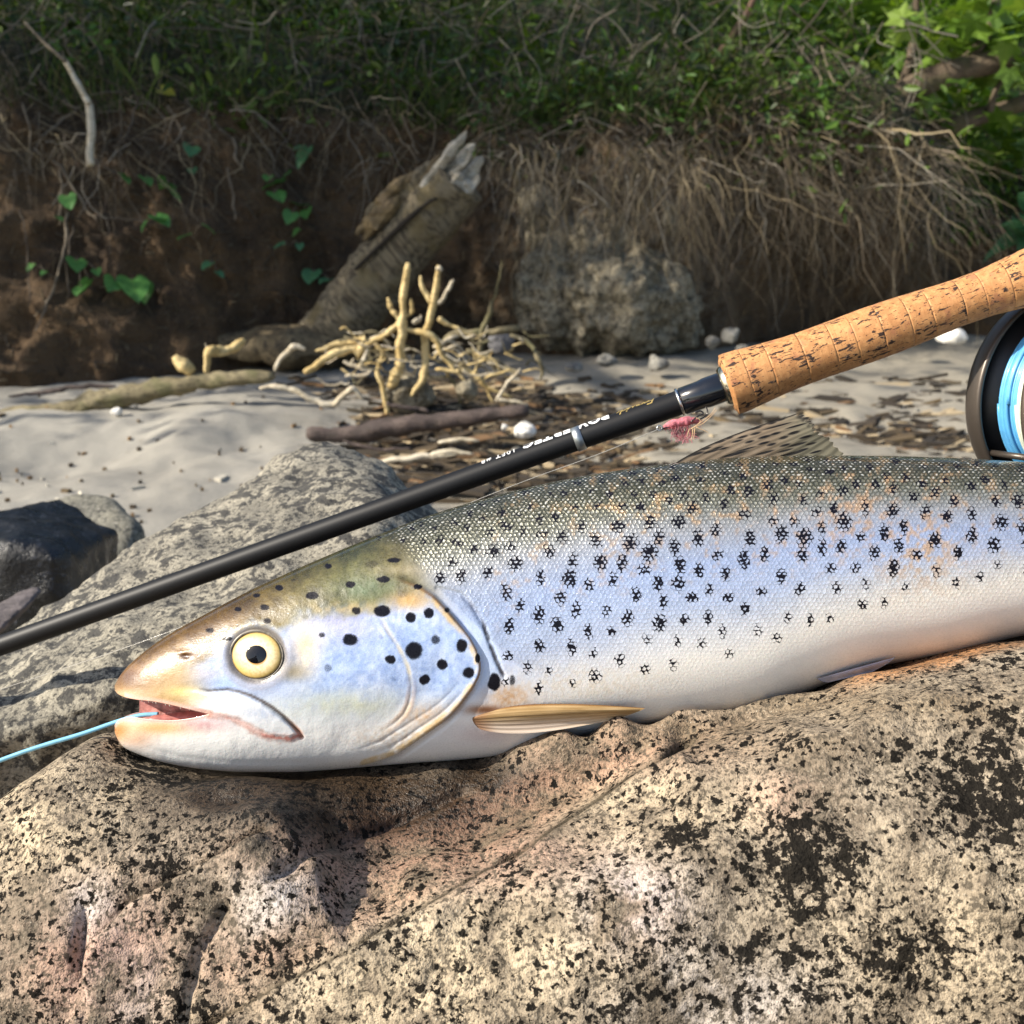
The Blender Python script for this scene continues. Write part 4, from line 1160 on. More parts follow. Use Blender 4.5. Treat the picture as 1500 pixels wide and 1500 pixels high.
below = inside(rpx, rpy, CREV + [(260,2200),(3000,2200),(3000,1060)])
fadec = sstep(0, .18, pcr) * np.exp(-dcr / np.where(below, 95, 75))
V = V + FR_N * (np.where(below, 0.0040, -0.0030) * fadec)[:, None] * sstep(1.0, 6.0, dcr)[:, None]
V = V - FR_N * (0.0075 * wv * np.exp(-(dcr / (5.0 * wv)) ** 2) * sstep(0, .08, pcr))[:, None]
LOBE = [(395,1208),(340,1246),(255,1290),(190,1322),(150,1365),(120,1430),(110,1520)]
dlo, plo = dseg(rpx, rpy, LOBE)
inl = inside(rpx, rpy, LOBE + [(420,1560),(470,1300)])
V = V + FR_N * (np.where(inl, 0.0070, -0.0045) * np.exp(-dlo / 60) * sstep(1, 7, dlo) * sstep(0, .1, plo))[:, None]
V = V + FR_N * ((0.0040 * fbm(V, 20, 4, 31) + 0.0030 * (ridged(V * [1, 1.4, 1], 17, 4, 35) - .2) + 0.0013 * fbm(V, 210, 3, 33)) * (0.25 + 0.75 * np.clip((0.396 - rd) / 0.03, 0, 1)))[:, None]
for L, dp_, w_ in (([(385,1215),(330,1250),(250,1290),(185,1325),(150,1370)], .0045, 7), ([(680,1160),(560,1215),(450,1250),(400,1290)], .003, 8), ([(120,1330),(110,1400),(130,1500)], .004, 7), ([(330,1330),(290,1400),(270,1500)], .004, 7)):
    dd, qq = dseg(rpx, rpy, L)
    V = V - FR_N * (dp_ * np.exp(-(dd / w_) ** 2))[:, None]
rpx, rpy, rd = project(V)
bl = lambda cx, cy, rx, ry: np.exp(-(((rpx - cx) / rx) ** 2 + ((rpy - cy) / ry) ** 2))
mx_ = lambda L: np.clip(np.max([k * bl(*a) for (k, *a) in L], axis=0), 0, 1)
lich = np.maximum(0.40, mx_([(.95,1180,1280,150,110),(.6,1020,1230,80,60),(.85,1460,1150,130,160),(.6,1300,1110,150,60),(.8,250,1120,150,60),(.75,420,1200,120,80),(.6,230,1280,90,60),(.75,1280,1400,260,140),(.65,1150,1200,180,80),(.55,400,1370,90,70),
      (.5,840,1310,40,30),(.45,560,1270,90,40),(.4,760,1150,100,40),(.6,60,1240,80,50),(.7,1000,1390,70,60),(.75,1080,1180,60,40)]))
pinkz = mx_([(.9,620,1250,230,55),(.85,150,1410,120,110),(.6,900,1090,180,45),(.5,330,1430,60,90),(.6,930,1330,60,60),(.5,1150,1170,60,40)])
whitez = mx_([(.85,420,1335,75,55),(.75,930,1330,80,70),(.6,1060,1470,140,60),(.7,130,1330,50,45),(.5,180,1450,60,60),(.4,1000,1420,60,60)])
creamz = mx_([(.95,640,1430,190,100),(.85,50,1200,100,90),(.7,960,1190,140,50),(.6,800,1400,120,90),(.5,330,1500,120,60),(.6,160,1140,60,60),(.5,1400,1400,200,150)])
rustz = np.clip(sstep(1190, 1260, rpx) * bl(1400, 968, 500, 40) * sstep(-.012, .004, (rd - 0.388) - 0.0) * 1.3, 0, 1)
crackz = np.exp(-(dcr / 7.0) ** 2) * sstep(0, .08, pcr) + 0.6 * np.exp(-(dlo / 6.0) ** 2)
wet_shade = np.clip(1.5 * mx_([(1.0,530,1175,210,62),(.9,350,1165,130,42),(.8,690,1140,100,34)]), 0, 1)  # damp hollow under the head, with the head's shadow painted in
BANDP = [(1010,1080),(870,1165),(700,1272),(560,1352),(400,1440),(350,1400),(430,1310),(520,1245),(640,1185),(760,1135),(900,1085)]
bandz = sstep(-14, 22, sdpoly(rpx, rpy, BANDP))
pinkz = np.maximum(pinkz, bandz)
brownz = mx_([(.8,1000,1080,240,45),(.8,1300,1030,260,35),(.3,640,1230,160,60)])
brownz = np.maximum(brownz, 0.62 * bandz)
def skirt(V, na, nb, z=-0.03):
    """close a sheet with walls down to the ground"""
    I = np.arange(na * nb).reshape(na, nb)
    ring = np.concatenate([I[:, 0], I[-1, 1:], I[::-1, -1][1:], I[0, ::-1][1:-1]])
    S = V[ring].copy()
    c = V.mean(0)
    S2 = S.copy(); S2[:, :2] += (S[:, :2] - c[:2]) * 0.05; S2[:, 2] = z + (S[:, 2] - z) * 0.5
    S3 = S2.copy(); S3[:, 2] = z
    n = len(V); m = len(ring)
    k = np.arange(m); k2 = (k + 1) % m
    return np.vstack([V, S2, S3]), np.vstack([np.stack([ring[k], ring[k2], n + k2, n + k], -1), np.stack([n + k, n + k2, n + m + k2, n + m + k], -1)]), m * 2
V2, SQ, ns_ = skirt(V, na, nb)
pad = lambda a, v=0.0: np.concatenate([a, np.full(ns_, v)])

def mat_rock_front():
    m = NT('granite_front')
    o = m.obj()
    A = lambda n: m.attr(n).outputs['Fac']
    n_mid = m.noise(o, 60, 3, 0.6); n_gr = m.noise(o, 560, 3, 0.68); n_fn = m.noise(o, 1500, 1, 0.6)
    base = m.mix(m.ramp(n_mid, 0.35, 0.65), (0.165, 0.132, 0.096), (0.30, 0.248, 0.182))
    base = m.mix(m.math('MULTIPLY', A('pink'), m.ramp(n_mid, 0.3, 0.6)), base, (0.47, 0.275, 0.20))
    base = m.mix(m.math('MULTIPLY', A('cream'), m.ramp(n_mid, 0.25, 0.6)), base, (0.56, 0.45, 0.30))
    base = m.mix(m.math('MULTIPLY', A('white'), m.ramp(n_mid, 0.35, 0.6)), base, (0.52, 0.47, 0.44))
    base = m.mix(m.math('MULTIPLY', A('brown'), 0.75), base, (0.185, 0.135, 0.080))
    base = m.mix(m.math('MULTIPLY', A('rust'), m.ramp(n_mid, 0.25, 0.55, .5, 1)), base, (0.34, 0.175, 0.080))
    base = m.mix(m.ramp(n_fn, 0.62, 0.76, 0, .45), base, (0.62, 0.56, 0.44))
    base = m.mix(0.55, base, m.mix(m.ramp(n_gr, 0.28, 0.72), (0.20, 0.20, 0.20), (0.80, 0.80, 0.80)), 'OVERLAY')
    base = m.mix(m.ramp(n_gr, 0.49, 0.41, 0, .85), base, (0.085, 0.070, 0.050))
    base = m.mix(m.math('MULTIPLY', A('crack'), m.ramp(n_mid, 0.3, 0.5, .6, 1.0), clamp=True), base, (0.045, 0.036, 0.022))      # darker along the cracks
    # black crustose lichen: round blots, fraying into specks
    l1 = m.noise(o, 215, 4, 0.72, 0.3)
    l3 = m.noise(o, 42, 2)
    cov = m.math('ADD', m.math('MULTIPLY', A('lich'), 0.92), m.math('MULTIPLY', m.math('SUBTRACT', l3, 0.5), 1.1))
    thr = m.ramp(cov, 0.0, 0.9, 0.66, 0.44, False)
    lk = m.ramp(m.math('ADD', m.math('MULTIPLY', l1, 0.75), m.math('MULTIPLY', n_gr, 0.25)), thr, m.math('ADD', thr, 0.03))
    wobv = m.vmath('SCALE', m.n('TexNoise', {'Vector': o, 'Scale': 480.0, 'Detail': 2.0}).outputs['Color']); wobv.inputs['Scale'].default_value = 0.0042
    vr = m.n('TexVoronoi', {'Vector': m.vmath('ADD', o, wobv.outputs[0]).outputs[0], 'Scale': 400.0, 'Randomness': 1.0})
    rnd = m.n('SeparateColor', {0: vr.outputs['Color']}).outputs[0]
    rad = m.math('MULTIPLY', m.ramp(m.math('ADD', m.math('POWER', rnd, 1.6), m.math('MULTIPLY', cov, 0.8)), 0.50, 1.25, 0, 1, False), 0.62)
    dd = m.math('ADD', m.math('SUBTRACT', vr.outputs['Distance'], rad), m.math('MULTIPLY', m.math('SUBTRACT', n_gr, 0.5), 0.9))
    dot = m.math('MULTIPLY', m.ramp(dd, -0.10, 0.05, 1, 0), m.ramp(rad, 0.03, 0.15))
    lk = m.math('MAXIMUM', lk, dot)
    c = m.mix(m.math('MULTIPLY', lk, 0.975), base, m.mix(n_fn, (0.003, 0.003, 0.003), (0.013, 0.0115, 0.0095)))
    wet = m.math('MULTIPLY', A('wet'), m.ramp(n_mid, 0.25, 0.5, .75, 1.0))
    c = m.mix(wet, c, m.mix(1.0, c, (0.15, 0.115, 0.085), 'MULTIPLY'))  # multiplies damp and the painted head shadow into the colour
    nr = m.bump(m.math('ADD', m.math('MULTIPLY', n_gr, 1.0), m.math('MULTIPLY', n_fn, 0.35)), 0.9, 0.0012)
    ro = m.math('SUBTRACT', 0.82, m.math('MULTIPLY', wet, 0.38))
    m.pbr(c, ro, 0.0, nr, **{'Specular IOR Level': m.math('ADD', m.math('SUBTRACT', 0.22, m.math('MULTIPLY', lk, 0.16)), m.math('MULTIPLY', wet, 0.12))})
    return m.m
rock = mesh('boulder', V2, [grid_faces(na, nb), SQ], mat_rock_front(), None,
            {'lich': pad(lich, .4), 'pink': pad(pinkz), 'white': pad(whitez), 'cream': pad(creamz), 'rust': pad(rustz), 'wet': pad(wet_shade), 'brown': pad(brownz), 'crack': pad(crackz)})
tag(rock, 'large pinkish lichen-blotched granite boulder under the trout filling the foreground', 'rock')

def hull_rock(name, P, mat, voxel, disp, freq, seed, smooth=6, parent=None, attrs=None, fine=0.0, ffreq=200, link=True):
    """closed stone: convex hull of points, remeshed, softened and roughened"""
    bm = bmesh.new()
    for p in P: bm.verts.new(p)
    r = bmesh.ops.convex_hull(bm, input=bm.verts[:])
    bmesh.ops.delete(bm, geom=[v for v in r.get('geom_interior', []) if isinstance(v, bmesh.types.BMVert)], context='VERTS')
    me = bpy.data.meshes.new('tmp'); bm.to_mesh(me); bm.free()
    o = bpy.data.objects.new('tmp', me); COL.objects.link(o)
    md = o.modifiers.new('r', 'REMESH'); md.mode = 'VOXEL'; md.voxel_size = voxel
    bpy.context.view_layer.update()
    ev = o.evaluated_get(bpy.context.evaluated_depsgraph_get()); m2 = ev.to_mesh()
    V = np.empty(len(m2.vertices) * 3, np.float32); m2.vertices.foreach_get('co', V); V = V.reshape(-1, 3).astype(float)
    E = np.empty(len(m2.edges) * 2, np.int32); m2.edges.foreach_get('vertices', E); E = E.reshape(-1, 2)
    Fq = np.array([list(p.vertices) for p in m2.polygons if len(p.vertices) == 4], np.int32).reshape(-1, 4)
    Ft = np.array([list(p.vertices) for p in m2.polygons if len(p.vertices) == 3], np.int32).reshape(-1, 3)
    ev.to_mesh_clear(); bpy.data.objects.remove(o); bpy.data.meshes.remove(me)
    deg = np.bincount(E.ravel(), minlength=len(V)).astype(float)
    for _ in range(smooth):
        S = np.stack([np.bincount(E[:, 0], V[E[:, 1], c], len(V)) + np.bincount(E[:, 1], V[E[:, 0], c], len(V)) for c in range(3)], -1)
        V = V * 0.4 + 0.6 * S / deg[:, None]
    c = V.mean(0)
    N = np.zeros_like(V)
    for F in (Fq, Ft):
        if len(F):
            fn = np.cross(V[F[:, 1]] - V[F[:, 0]], V[F[:, 2]] - V[F[:, 0]])
            for k in range(F.shape[1]): np.add.at(N, F[:, k], fn)
    N /= np.linalg.norm(N, axis=1)[:, None] + 1e-12
    d = disp * (fbm(V, freq, 4, seed) + 0.6 * ridged(V, freq * 2.2, 3, seed + 5) - 0.1)
    if fine: d = d + fine * fbm(V, ffreq, 3, seed + 9)
    V = V + N * d[:, None]
    return mesh(name, V, [Fq, Ft], mat, parent, attrs)

def mat_stone(name, c1, c2, dark=(0.03, 0.03, 0.028), lich=0.5, grain=420, rough=0.8, pale=(0.5, 0.47, 0.4), bdist=0.001, s=1.0):
    m = NT(name)
    o = m.obj()
    nm = m.noise(o, 28 * s, 3, 0.6); ng = m.noise(o, grain * s, 3, 0.7); nf = m.noise(o, grain * 3 * s, 1)
    c = m.mix(m.ramp(nm, 0.35, 0.65), c1, c2)
    c = m.mix(m.ramp(nf, 0.60, 0.74, 0, .7), c, pale)
    c = m.mix(m.ramp(ng, 0.45, 0.36, 0, .85), c, dark)
    c = m.mix(0.5, c, m.mix(m.ramp(ng, 0.3, 0.7), (0.15, 0.15, 0.15), (0.85, 0.85, 0.85)), 'OVERLAY')
    l1 = m.noise(o, 95 * s, 4, 0.7, 0.3); l3 = m.noise(o, 14 * s, 2)
    thr = m.ramp(m.math('ADD', m.math('MULTIPLY', m.math('SUBTRACT', l3, 0.5), 0.9), lich), 0.0, 1.0, 0.66, 0.42, False)
    c = m.mix(m.ramp(l1, thr, m.math('ADD', thr, 0.07), 0, .85), c, dark)
    m.pbr(c, rough, 0.0, m.bump(m.math('ADD', ng, m.math('MULTIPLY', nf, .4)), 0.8, bdist))
    return m.m

# grey boulder behind the trout's head
GP = [unproj(*c) for c in ((470,648,.80),(545,668,.80),(596,716,.78),(420,664,.80),(375,694,.78),(300,737,.74),(210,790,.70),(110,858,.66),(58,908,.64),(0,950,.62),(-150,1040,.60),
      (640,800,.70),(540,870,.60),(420,900,.57),(300,960,.545),(100,1040,.53),(-100,1120,.53),(560,760,.66))]
GP += [np.array(p) for p in ((-.30,.55,.10),(-.05,.55,.08),(.05,.70,.05),(.02,.95,.05),(-.25,.95,.02),(-.45,.7,.05),(.03,.86,.3),(-.2,.9,.25))]
g = hull_rock('boulder', GP, mat_stone('granite_grey', (0.16, 0.146, 0.115), (0.27, 0.245, 0.19), lich=0.72, pale=(.46, .43, .35), dark=(0.014, 0.014, 0.015)), 0.0042, 0.011, 8, 5, 5, fine=0.0022, ffreq=120)
tag(g, 'big grey speckled granite boulder behind the rod and the head of the trout', 'rock')
# dark wet stone
BP = [unproj(*c) for c in ((-90,765,1.0),(20,744,1.02),(72,770,1.0),(116,798,.98),(121,822,.97),(112,850,.97),(60,880,.97),(0,915,.97),(-90,900,.97),(40,800,.93),(-50,800,.93),(80,815,.93))]
BP += [BP[0] + [-.05, .12, -.3], BP[3] + [0, .12, -.3], BP[5] + [0, 0, -.3], BP[8] + [0, 0, -.3], BP[3] + [.0, .1, -.02], BP[1] + [0, .1, -.02]]
m_ = NT('wet_black_stone'); o_ = m_.obj(); nn = m_.noise(o_, 130, 4, .7)
m_.pbr(m_.mix(m_.ramp(nn, .55, .7), (0.005, 0.0055, 0.007), (0.045, 0.05, 0.065)), m_.ramp(m_.noise(o_, 60, 3), .3, .7, .2, .5), 0.0, m_.bump(m_.noise(o_, 170, 4, .7), .8, .003))
g = hull_rock('stone', BP, m_.m, 0.006, 0.010, 9, 9, 1)
tag(g, 'glossy black wet stone at the left edge above the rod', 'rock')
# flat grey stone behind it
SP = [unproj(*c) for c in ((-60,770,1.3),(20,745,1.32),(90,722,1.34),(150,714,1.34),(178,735,1.32),(204,768,1.28),(190,800,1.26),(100,860,1.24),(0,870,1.24))]
SP += [p + np.array([.0, .15, -.25]) for p in SP[:6]] + [p + np.array([0, 0, -.28]) for p in SP[5:]]
g = hull_rock('stone', SP, mat_stone('stone_olive_grey', (0.11, 0.105, 0.085), (0.16, 0.15, 0.115), lich=.3, grain=260, s=.8), 0.008, 0.006, 10, 15, 6)
tag(g, 'low olive grey stone on the sand just behind the black stone', 'rock')
# stone wedged in the dark gap below
WP = [unproj(*c) for c in ((-40,935,.86),(-40,905,.86),(20,872,.90),(58,852,.92),(66,864,.90),(40,890,.87),(0,925,.85),(-10,940,.88),(40,880,.95))]
g = hull_rock('driftwood_chunk', WP, mat_plain('weathered_grey_wood', (0.10, 0.085, 0.085), 0.8, var=.5, scale=90, bump=.6, bscale=120, bdist=.003), 0.004, 0.003, 25, 19, 3)
tag(g, 'grey weathered wood chunk wedged between black stone and grey boulder', 'driftwood')
# ================================================================== beach and bank
def smoothz(px, py, z): return at_z(px, py, z)
def axis_vals(lo, hi, step, far):
    core = np.arange(lo, hi, step)
    g = step * np.cumsum(1.25 ** np.arange(1, 40)); g = g[g < far]
    return np.concatenate([lo - g[::-1], core, hi + g])
sx = axis_vals(-2.4, 2.9, 0.016, 400.0); sy = axis_vals(1.1, 5.0, 0.016, 400.0)
SX, SY = np.meshgrid(sx, sy, indexing='ij')
sv = np.stack([SX.ravel(), SY.ravel(), np.zeros(SX.size)], -1)
near = np.exp(-((sv[:, 0] / 6) ** 2 + ((sv[:, 1] - 2) / 6) ** 2))
sz = near * (0.030 * fbm(sv, 1.3, 3, 41) + 0.020 * fbm(sv, 5, 3, 42) + 0.008 * fbm(sv, 19, 4, 43))
for (px, py, r, dp) in ((100,668,.16,-.05),(185,655,.12,-.03),(60,620,.2,.03),(300,632,.26,.05),(350,655,.10,-.035),(250,720,.22,.02),(230,690,.08,-.02),(860,540,.3,.03),(420,700,.2,.03)):
    c = at_z(px, py, 0)
    sz += dp * np.exp(-(((sv[:, 0] - c[0]) / r) ** 2 + ((sv[:, 1] - c[1]) / (r * 1.1)) ** 2))
sv[:, 2] = sz
spx, spy, sdp = project(sv)
wr = np.clip(np.exp(-(((spx - 1000) / 420) ** 2 + ((spy - 655) / 60) ** 2)) + 0.7 * np.exp(-(((spx - 650) / 130) ** 2 + ((spy - 690) / 40) ** 2)) + 1.0 * np.exp(-(((spx - 620) / 190) ** 2 + ((spy - 570) / 40) ** 2)), 0, 1) * (sdp > 1)
warm = np.clip(sstep(520, 800, spx), 0, 1)
def mat_sand():
    m = NT('beach_sand'); o = m.obj()
    A = lambda n: m.attr(n).outputs['Fac']
    n1 = m.noise(o, 2.2, 3); n2 = m.noise(o, 14, 3, .6); gr = m.noise(o, 420, 2, .7)
    c = m.mix(m.ramp(n1, .35, .65), (0.27, 0.253, 0.218), (0.335, 0.314, 0.27))
    c = m.mix(m.math('MULTIPLY', A('warm'), .6), c, (0.28, 0.245, 0.18))
    st = m.noise(m.vmath('MULTIPLY', o, (3.0, 14.0, 3.0)).outputs[0], 1.0, 4, .65)
    c = m.mix(m.math('MULTIPLY', m.ramp(st, .50, .60), m.math('MULTIPLY', A('wrack'), .85)), c, (0.060, 0.050, 0.032))
    c = m.mix(m.ramp(n2, .62, .75, 0, .35), c, (0.20, 0.17, 0.12))
    c = m.mix(m.ramp(gr, .40, .32, 0, .6), c, (0.12, 0.11, 0.09))
    c = m.mix(m.ramp(gr, .62, .70, 0, .5), c, (0.62, 0.58, 0.50))
    m.pbr(c, 0.9, 0.0, m.bump(m.math('ADD', gr, m.math('MULTIPLY', n2, 2.0)), .6, .004))
    return m.m
sand = mesh('sand', sv, [grid_faces(len(sx), len(sy))], mat_sand(), None, {'wrack': wr, 'warm': warm})
sand['kind'] = 'structure'

# ---- eroded bank: columns along x, rows up the face and back over the top
bx_ = np.arange(-4.2, 4.6, 0.021); nbx = len(bx_)
PXC = lambda x, y=4.0: 750 + F_PX * x / (y * 1.049)       # rough photo column of a point on the bank
bpx = PXC(bx_)
foot = interp([(-900,3.2),(0,3.45),(300,3.72),(480,4.05),(620,4.15),(760,4.1),(900,3.95),(1040,4.15),(1200,4.5),(1380,4.6),(1500,4.5),(2300,4.2)], bpx)
lipz = interp([(-900,.95),(0,.93),(300,.90),(500,.88),(750,.84),(1000,.86),(1200,.84),(1330,.72),(1420,.52),(1520,.46),(2300,.6)], bpx)
lipy = interp([(-900,4.0),(0,4.15),(300,4.3),(500,4.5),(640,4.55),(760,4.3),(900,4.25),(1040,4.2),(1200,4.12),(1330,4.2),(1420,4.8),(1520,5.0),(2300,4.8)], bpx)
nv1, nv2 = 130, 70
s1 = np.linspace(0, 1, nv1)
slope_k = interp([(-900,1.0),(0,1.0),(450,1.0),(700,.6),(1100,.45),(1400,.6),(2300,.8)], bpx)[:, None]
prof_y = foot[:, None] + (lipy - foot)[:, None] * (s1[None, :] ** (1 / np.maximum(slope_k, .2)))
prof_z = -0.06 + (lipz + 0.06)[:, None] * s1[None, :]
g2 = np.linspace(0, 1, nv2 + 1)[1:]
back = g2 ** 1.6 * 12.0
plat_y = lipy[:, None] + back[None, :]
plat_z = lipz[:, None] + 0.10 * (1 - np.exp(-back / .15))[None, :] + (0.26 * back + 0.012 * back ** 2)[None, :] * interp([(-900,1),(1290,1),(1400,.18),(1560,.18),(1900,.5),(2300,.6)], bpx)[:, None]
BY = np.concatenate([prof_y, plat_y], 1); BZ = np.concatenate([prof_z, plat_z], 1); BX = np.repeat(bx_[:, None], nv1 + nv2, 1)
bv = np.stack([BX.ravel(), BY.ravel(), BZ.ravel()], -1)
face = np.concatenate([np.ones(nv1), np.linspace(1, 0.2, nv2)])[None, :].repeat(nbx, 0).ravel()
foot_f = np.concatenate([sstep(0, .08, s1), np.ones(nv2)])[None, :].repeat(nbx, 0).ravel()
dn = (0.09 * fbm(bv, 2.0, 3, 51) + 0.055 * ridged(bv * [1, 1, .6], 5.5, 4, 52) + 0.03 * fbm(bv * [2.2, 1, .5], 9, 3, 53) + 0.016 * fbm(bv, 34, 3, 54)) * (0.35 + 0.65 * face)
bv = bv + dn[:, None] * np.array([0, -1.0, 0.35]) * foot_f[:, None]
bpx2, bpy2, bd2 = project(bv)
clay = np.clip(np.exp(-(((bpx2 - 900) / 150) ** 2 + ((bpy2 - 400) / 150) ** 2)), 0, 1) * (face > .8)
plat = np.concatenate([sstep(.93, 1, s1), np.ones(nv2)])[None, :].repeat(nbx, 0).ravel()
def mat_soil():
    m = NT('bank_soil'); o = m.obj()
    A = lambda n: m.attr(n).outputs['Fac']
    n1 = m.noise(o, 4.5, 4, .6); n2 = m.noise(o, 26, 4, .65); n3 = m.noise(o, 110, 3, .65)
    c = m.mix(m.ramp(n1, .35, .65), (0.055, 0.033, 0.016), (0.125, 0.075, 0.034))
    c = m.mix(m.ramp(n2, .55, .72, 0, .5), c, (0.18, 0.115, 0.052))
    c = m.mix(m.math('MULTIPLY', A('clay'), m.ramp(n2, .35, .6)), c, (0.21, 0.185, 0.135))
    c = m.mix(m.ramp(n3, .64, .72, 0, .6), c, (0.24, 0.20, 0.14))
    c = m.mix(m.ramp(n3, .42, .34, 0, .7), c, (0.022, 0.016, 0.010))
    c = m.mix(m.math('MULTIPLY', A('plat'), .85), c, m.mix(n2, (0.014, 0.022, 0.007), (0.035, 0.042, 0.014)))
    m.pbr(c, 0.95, 0.0, m.bump(m.math('ADD', n3, m.math('MULTIPLY', n2, 1.6)), .9, .02))
    return m.m
bank = mesh('earth_bank', bv, [grid_faces(nbx, nv1 + nv2)[:, ::-1]], mat_soil(), None, {'clay': clay, 'plat': plat})
bank['kind'] = 'structure'
BVG = bv.reshape(nbx, nv1 + nv2, 3)
def bank_pt(px, s):
    """point on the bank: photo column (roughly) and height fraction up the face (over 1: on top)"""
    i = int(np.clip(np.searchsorted(bpx, px), 0, nbx - 1))
    j = int(np.clip(s * nv1, 0, nv1 + nv2 - 1))
    return BVG[i, j]
_bp = np.stack([bpx2, bpy2], -1)
def bank_hit(px, py):
    """nearest front surface point of the bank seen at a photo pixel"""
    d = (bpx2 - px) ** 2 + (bpy2 - py) ** 2
    k = np.where(d < 9 ** 2)[0]
    if len(k) == 0: k = np.array([int(np.argmin(d))])
    return bv[k[np.argmin(bd2[k])]]
# ================================================================== driftwood
def mat_wood(name, c1, c2, dark=(0.03, 0.022, 0.014), sc=1.0, moss=0.0):
    m = NT(name); o = m.obj()
    n1 = m.noise(o, 18 * sc, 3, .6); n2 = m.noise(m.vmath('MULTIPLY', o, (60, 160, 160)).outputs[0], sc, 3, .65)
    c = m.mix(m.ramp(n1, .35, .65), c1, c2)
    c = m.mix(m.ramp(n2, .48, .36, 0, .7), c, dark)
    if moss: c = m.mix(m.ramp(m.noise(o, 12, 3), .5, .62, 0, moss), c, (0.075, 0.08, 0.02))
    m.pbr(c, 0.8, 0.0, m.bump(n2, .8, .004))
    return m.m
m_yel = mat_wood('peeled_root_wood', (0.46, 0.33, 0.13), (0.68, 0.53, 0.26), (0.16, 0.105, 0.045))
m_pale = mat_wood('bleached_wood', (0.46, 0.39, 0.27), (0.62, 0.55, 0.42), (0.16, 0.12, 0.08))
m_dkw = mat_wood('wet_purple_bark', (0.045, 0.032, 0.028), (0.095, 0.068, 0.058), moss=0.0)
m_olive = mat_wood('olive_bark', (0.14, 0.115, 0.06), (0.23, 0.19, 0.105), moss=.5)
Z6 = lambda X, Y: (380 + X / 3.409, 350 + Y / 3.409)
Z5 = lambda X, Y: (X / 3.571, 350 + Y / 3.571)
def branch(name, pts, rads, y, mat, parent=None, zf=Z6, k=3.409, n=26, sides=10, rough=.22, seed=0):
    """pts: zoom coords (X, Y[, dy]); rads in zoom px"""
    P = []
    for q in pts:
        px, py = zf(q[0], q[1]); P.append(at_y(px, py, y + (q[2] if len(q) > 2 else 0)))
    P = smooth_line(np.array(P), n)
    wob = np.stack([fbm(P + 3, 30, 2, seed + c) for c in range(3)], -1) * 0.006
    r = np.interp(np.linspace(0, 1, n), np.linspace(0, 1, len(rads)), rads) / k / F_PX * y * 1.03 * (0.95 if parent is not None else 1.0)
    r = r * (1 + 0.22 * vnoise(np.stack([np.linspace(0, 6, n), np.full(n, seed + .5), np.zeros(n)], -1), 5))
    r = r * (1 - 0.5 * np.exp(-(n - 1 - np.arange(n)) / 1.2) - 0.35 * np.exp(-np.arange(n) / 1.0))
    V, Q, T = tube(P + wob, r, sides, True, rough * 1.5, seed, 60)
    return mesh(name, V, [Q, T], mat, parent)
YR = 3.0
root = empty('driftwood_root', tuple(at_y(600, 600, YR)))
tag(root, 'tangled yellow driftwood root with forked prongs standing on the sand', 'driftwood')
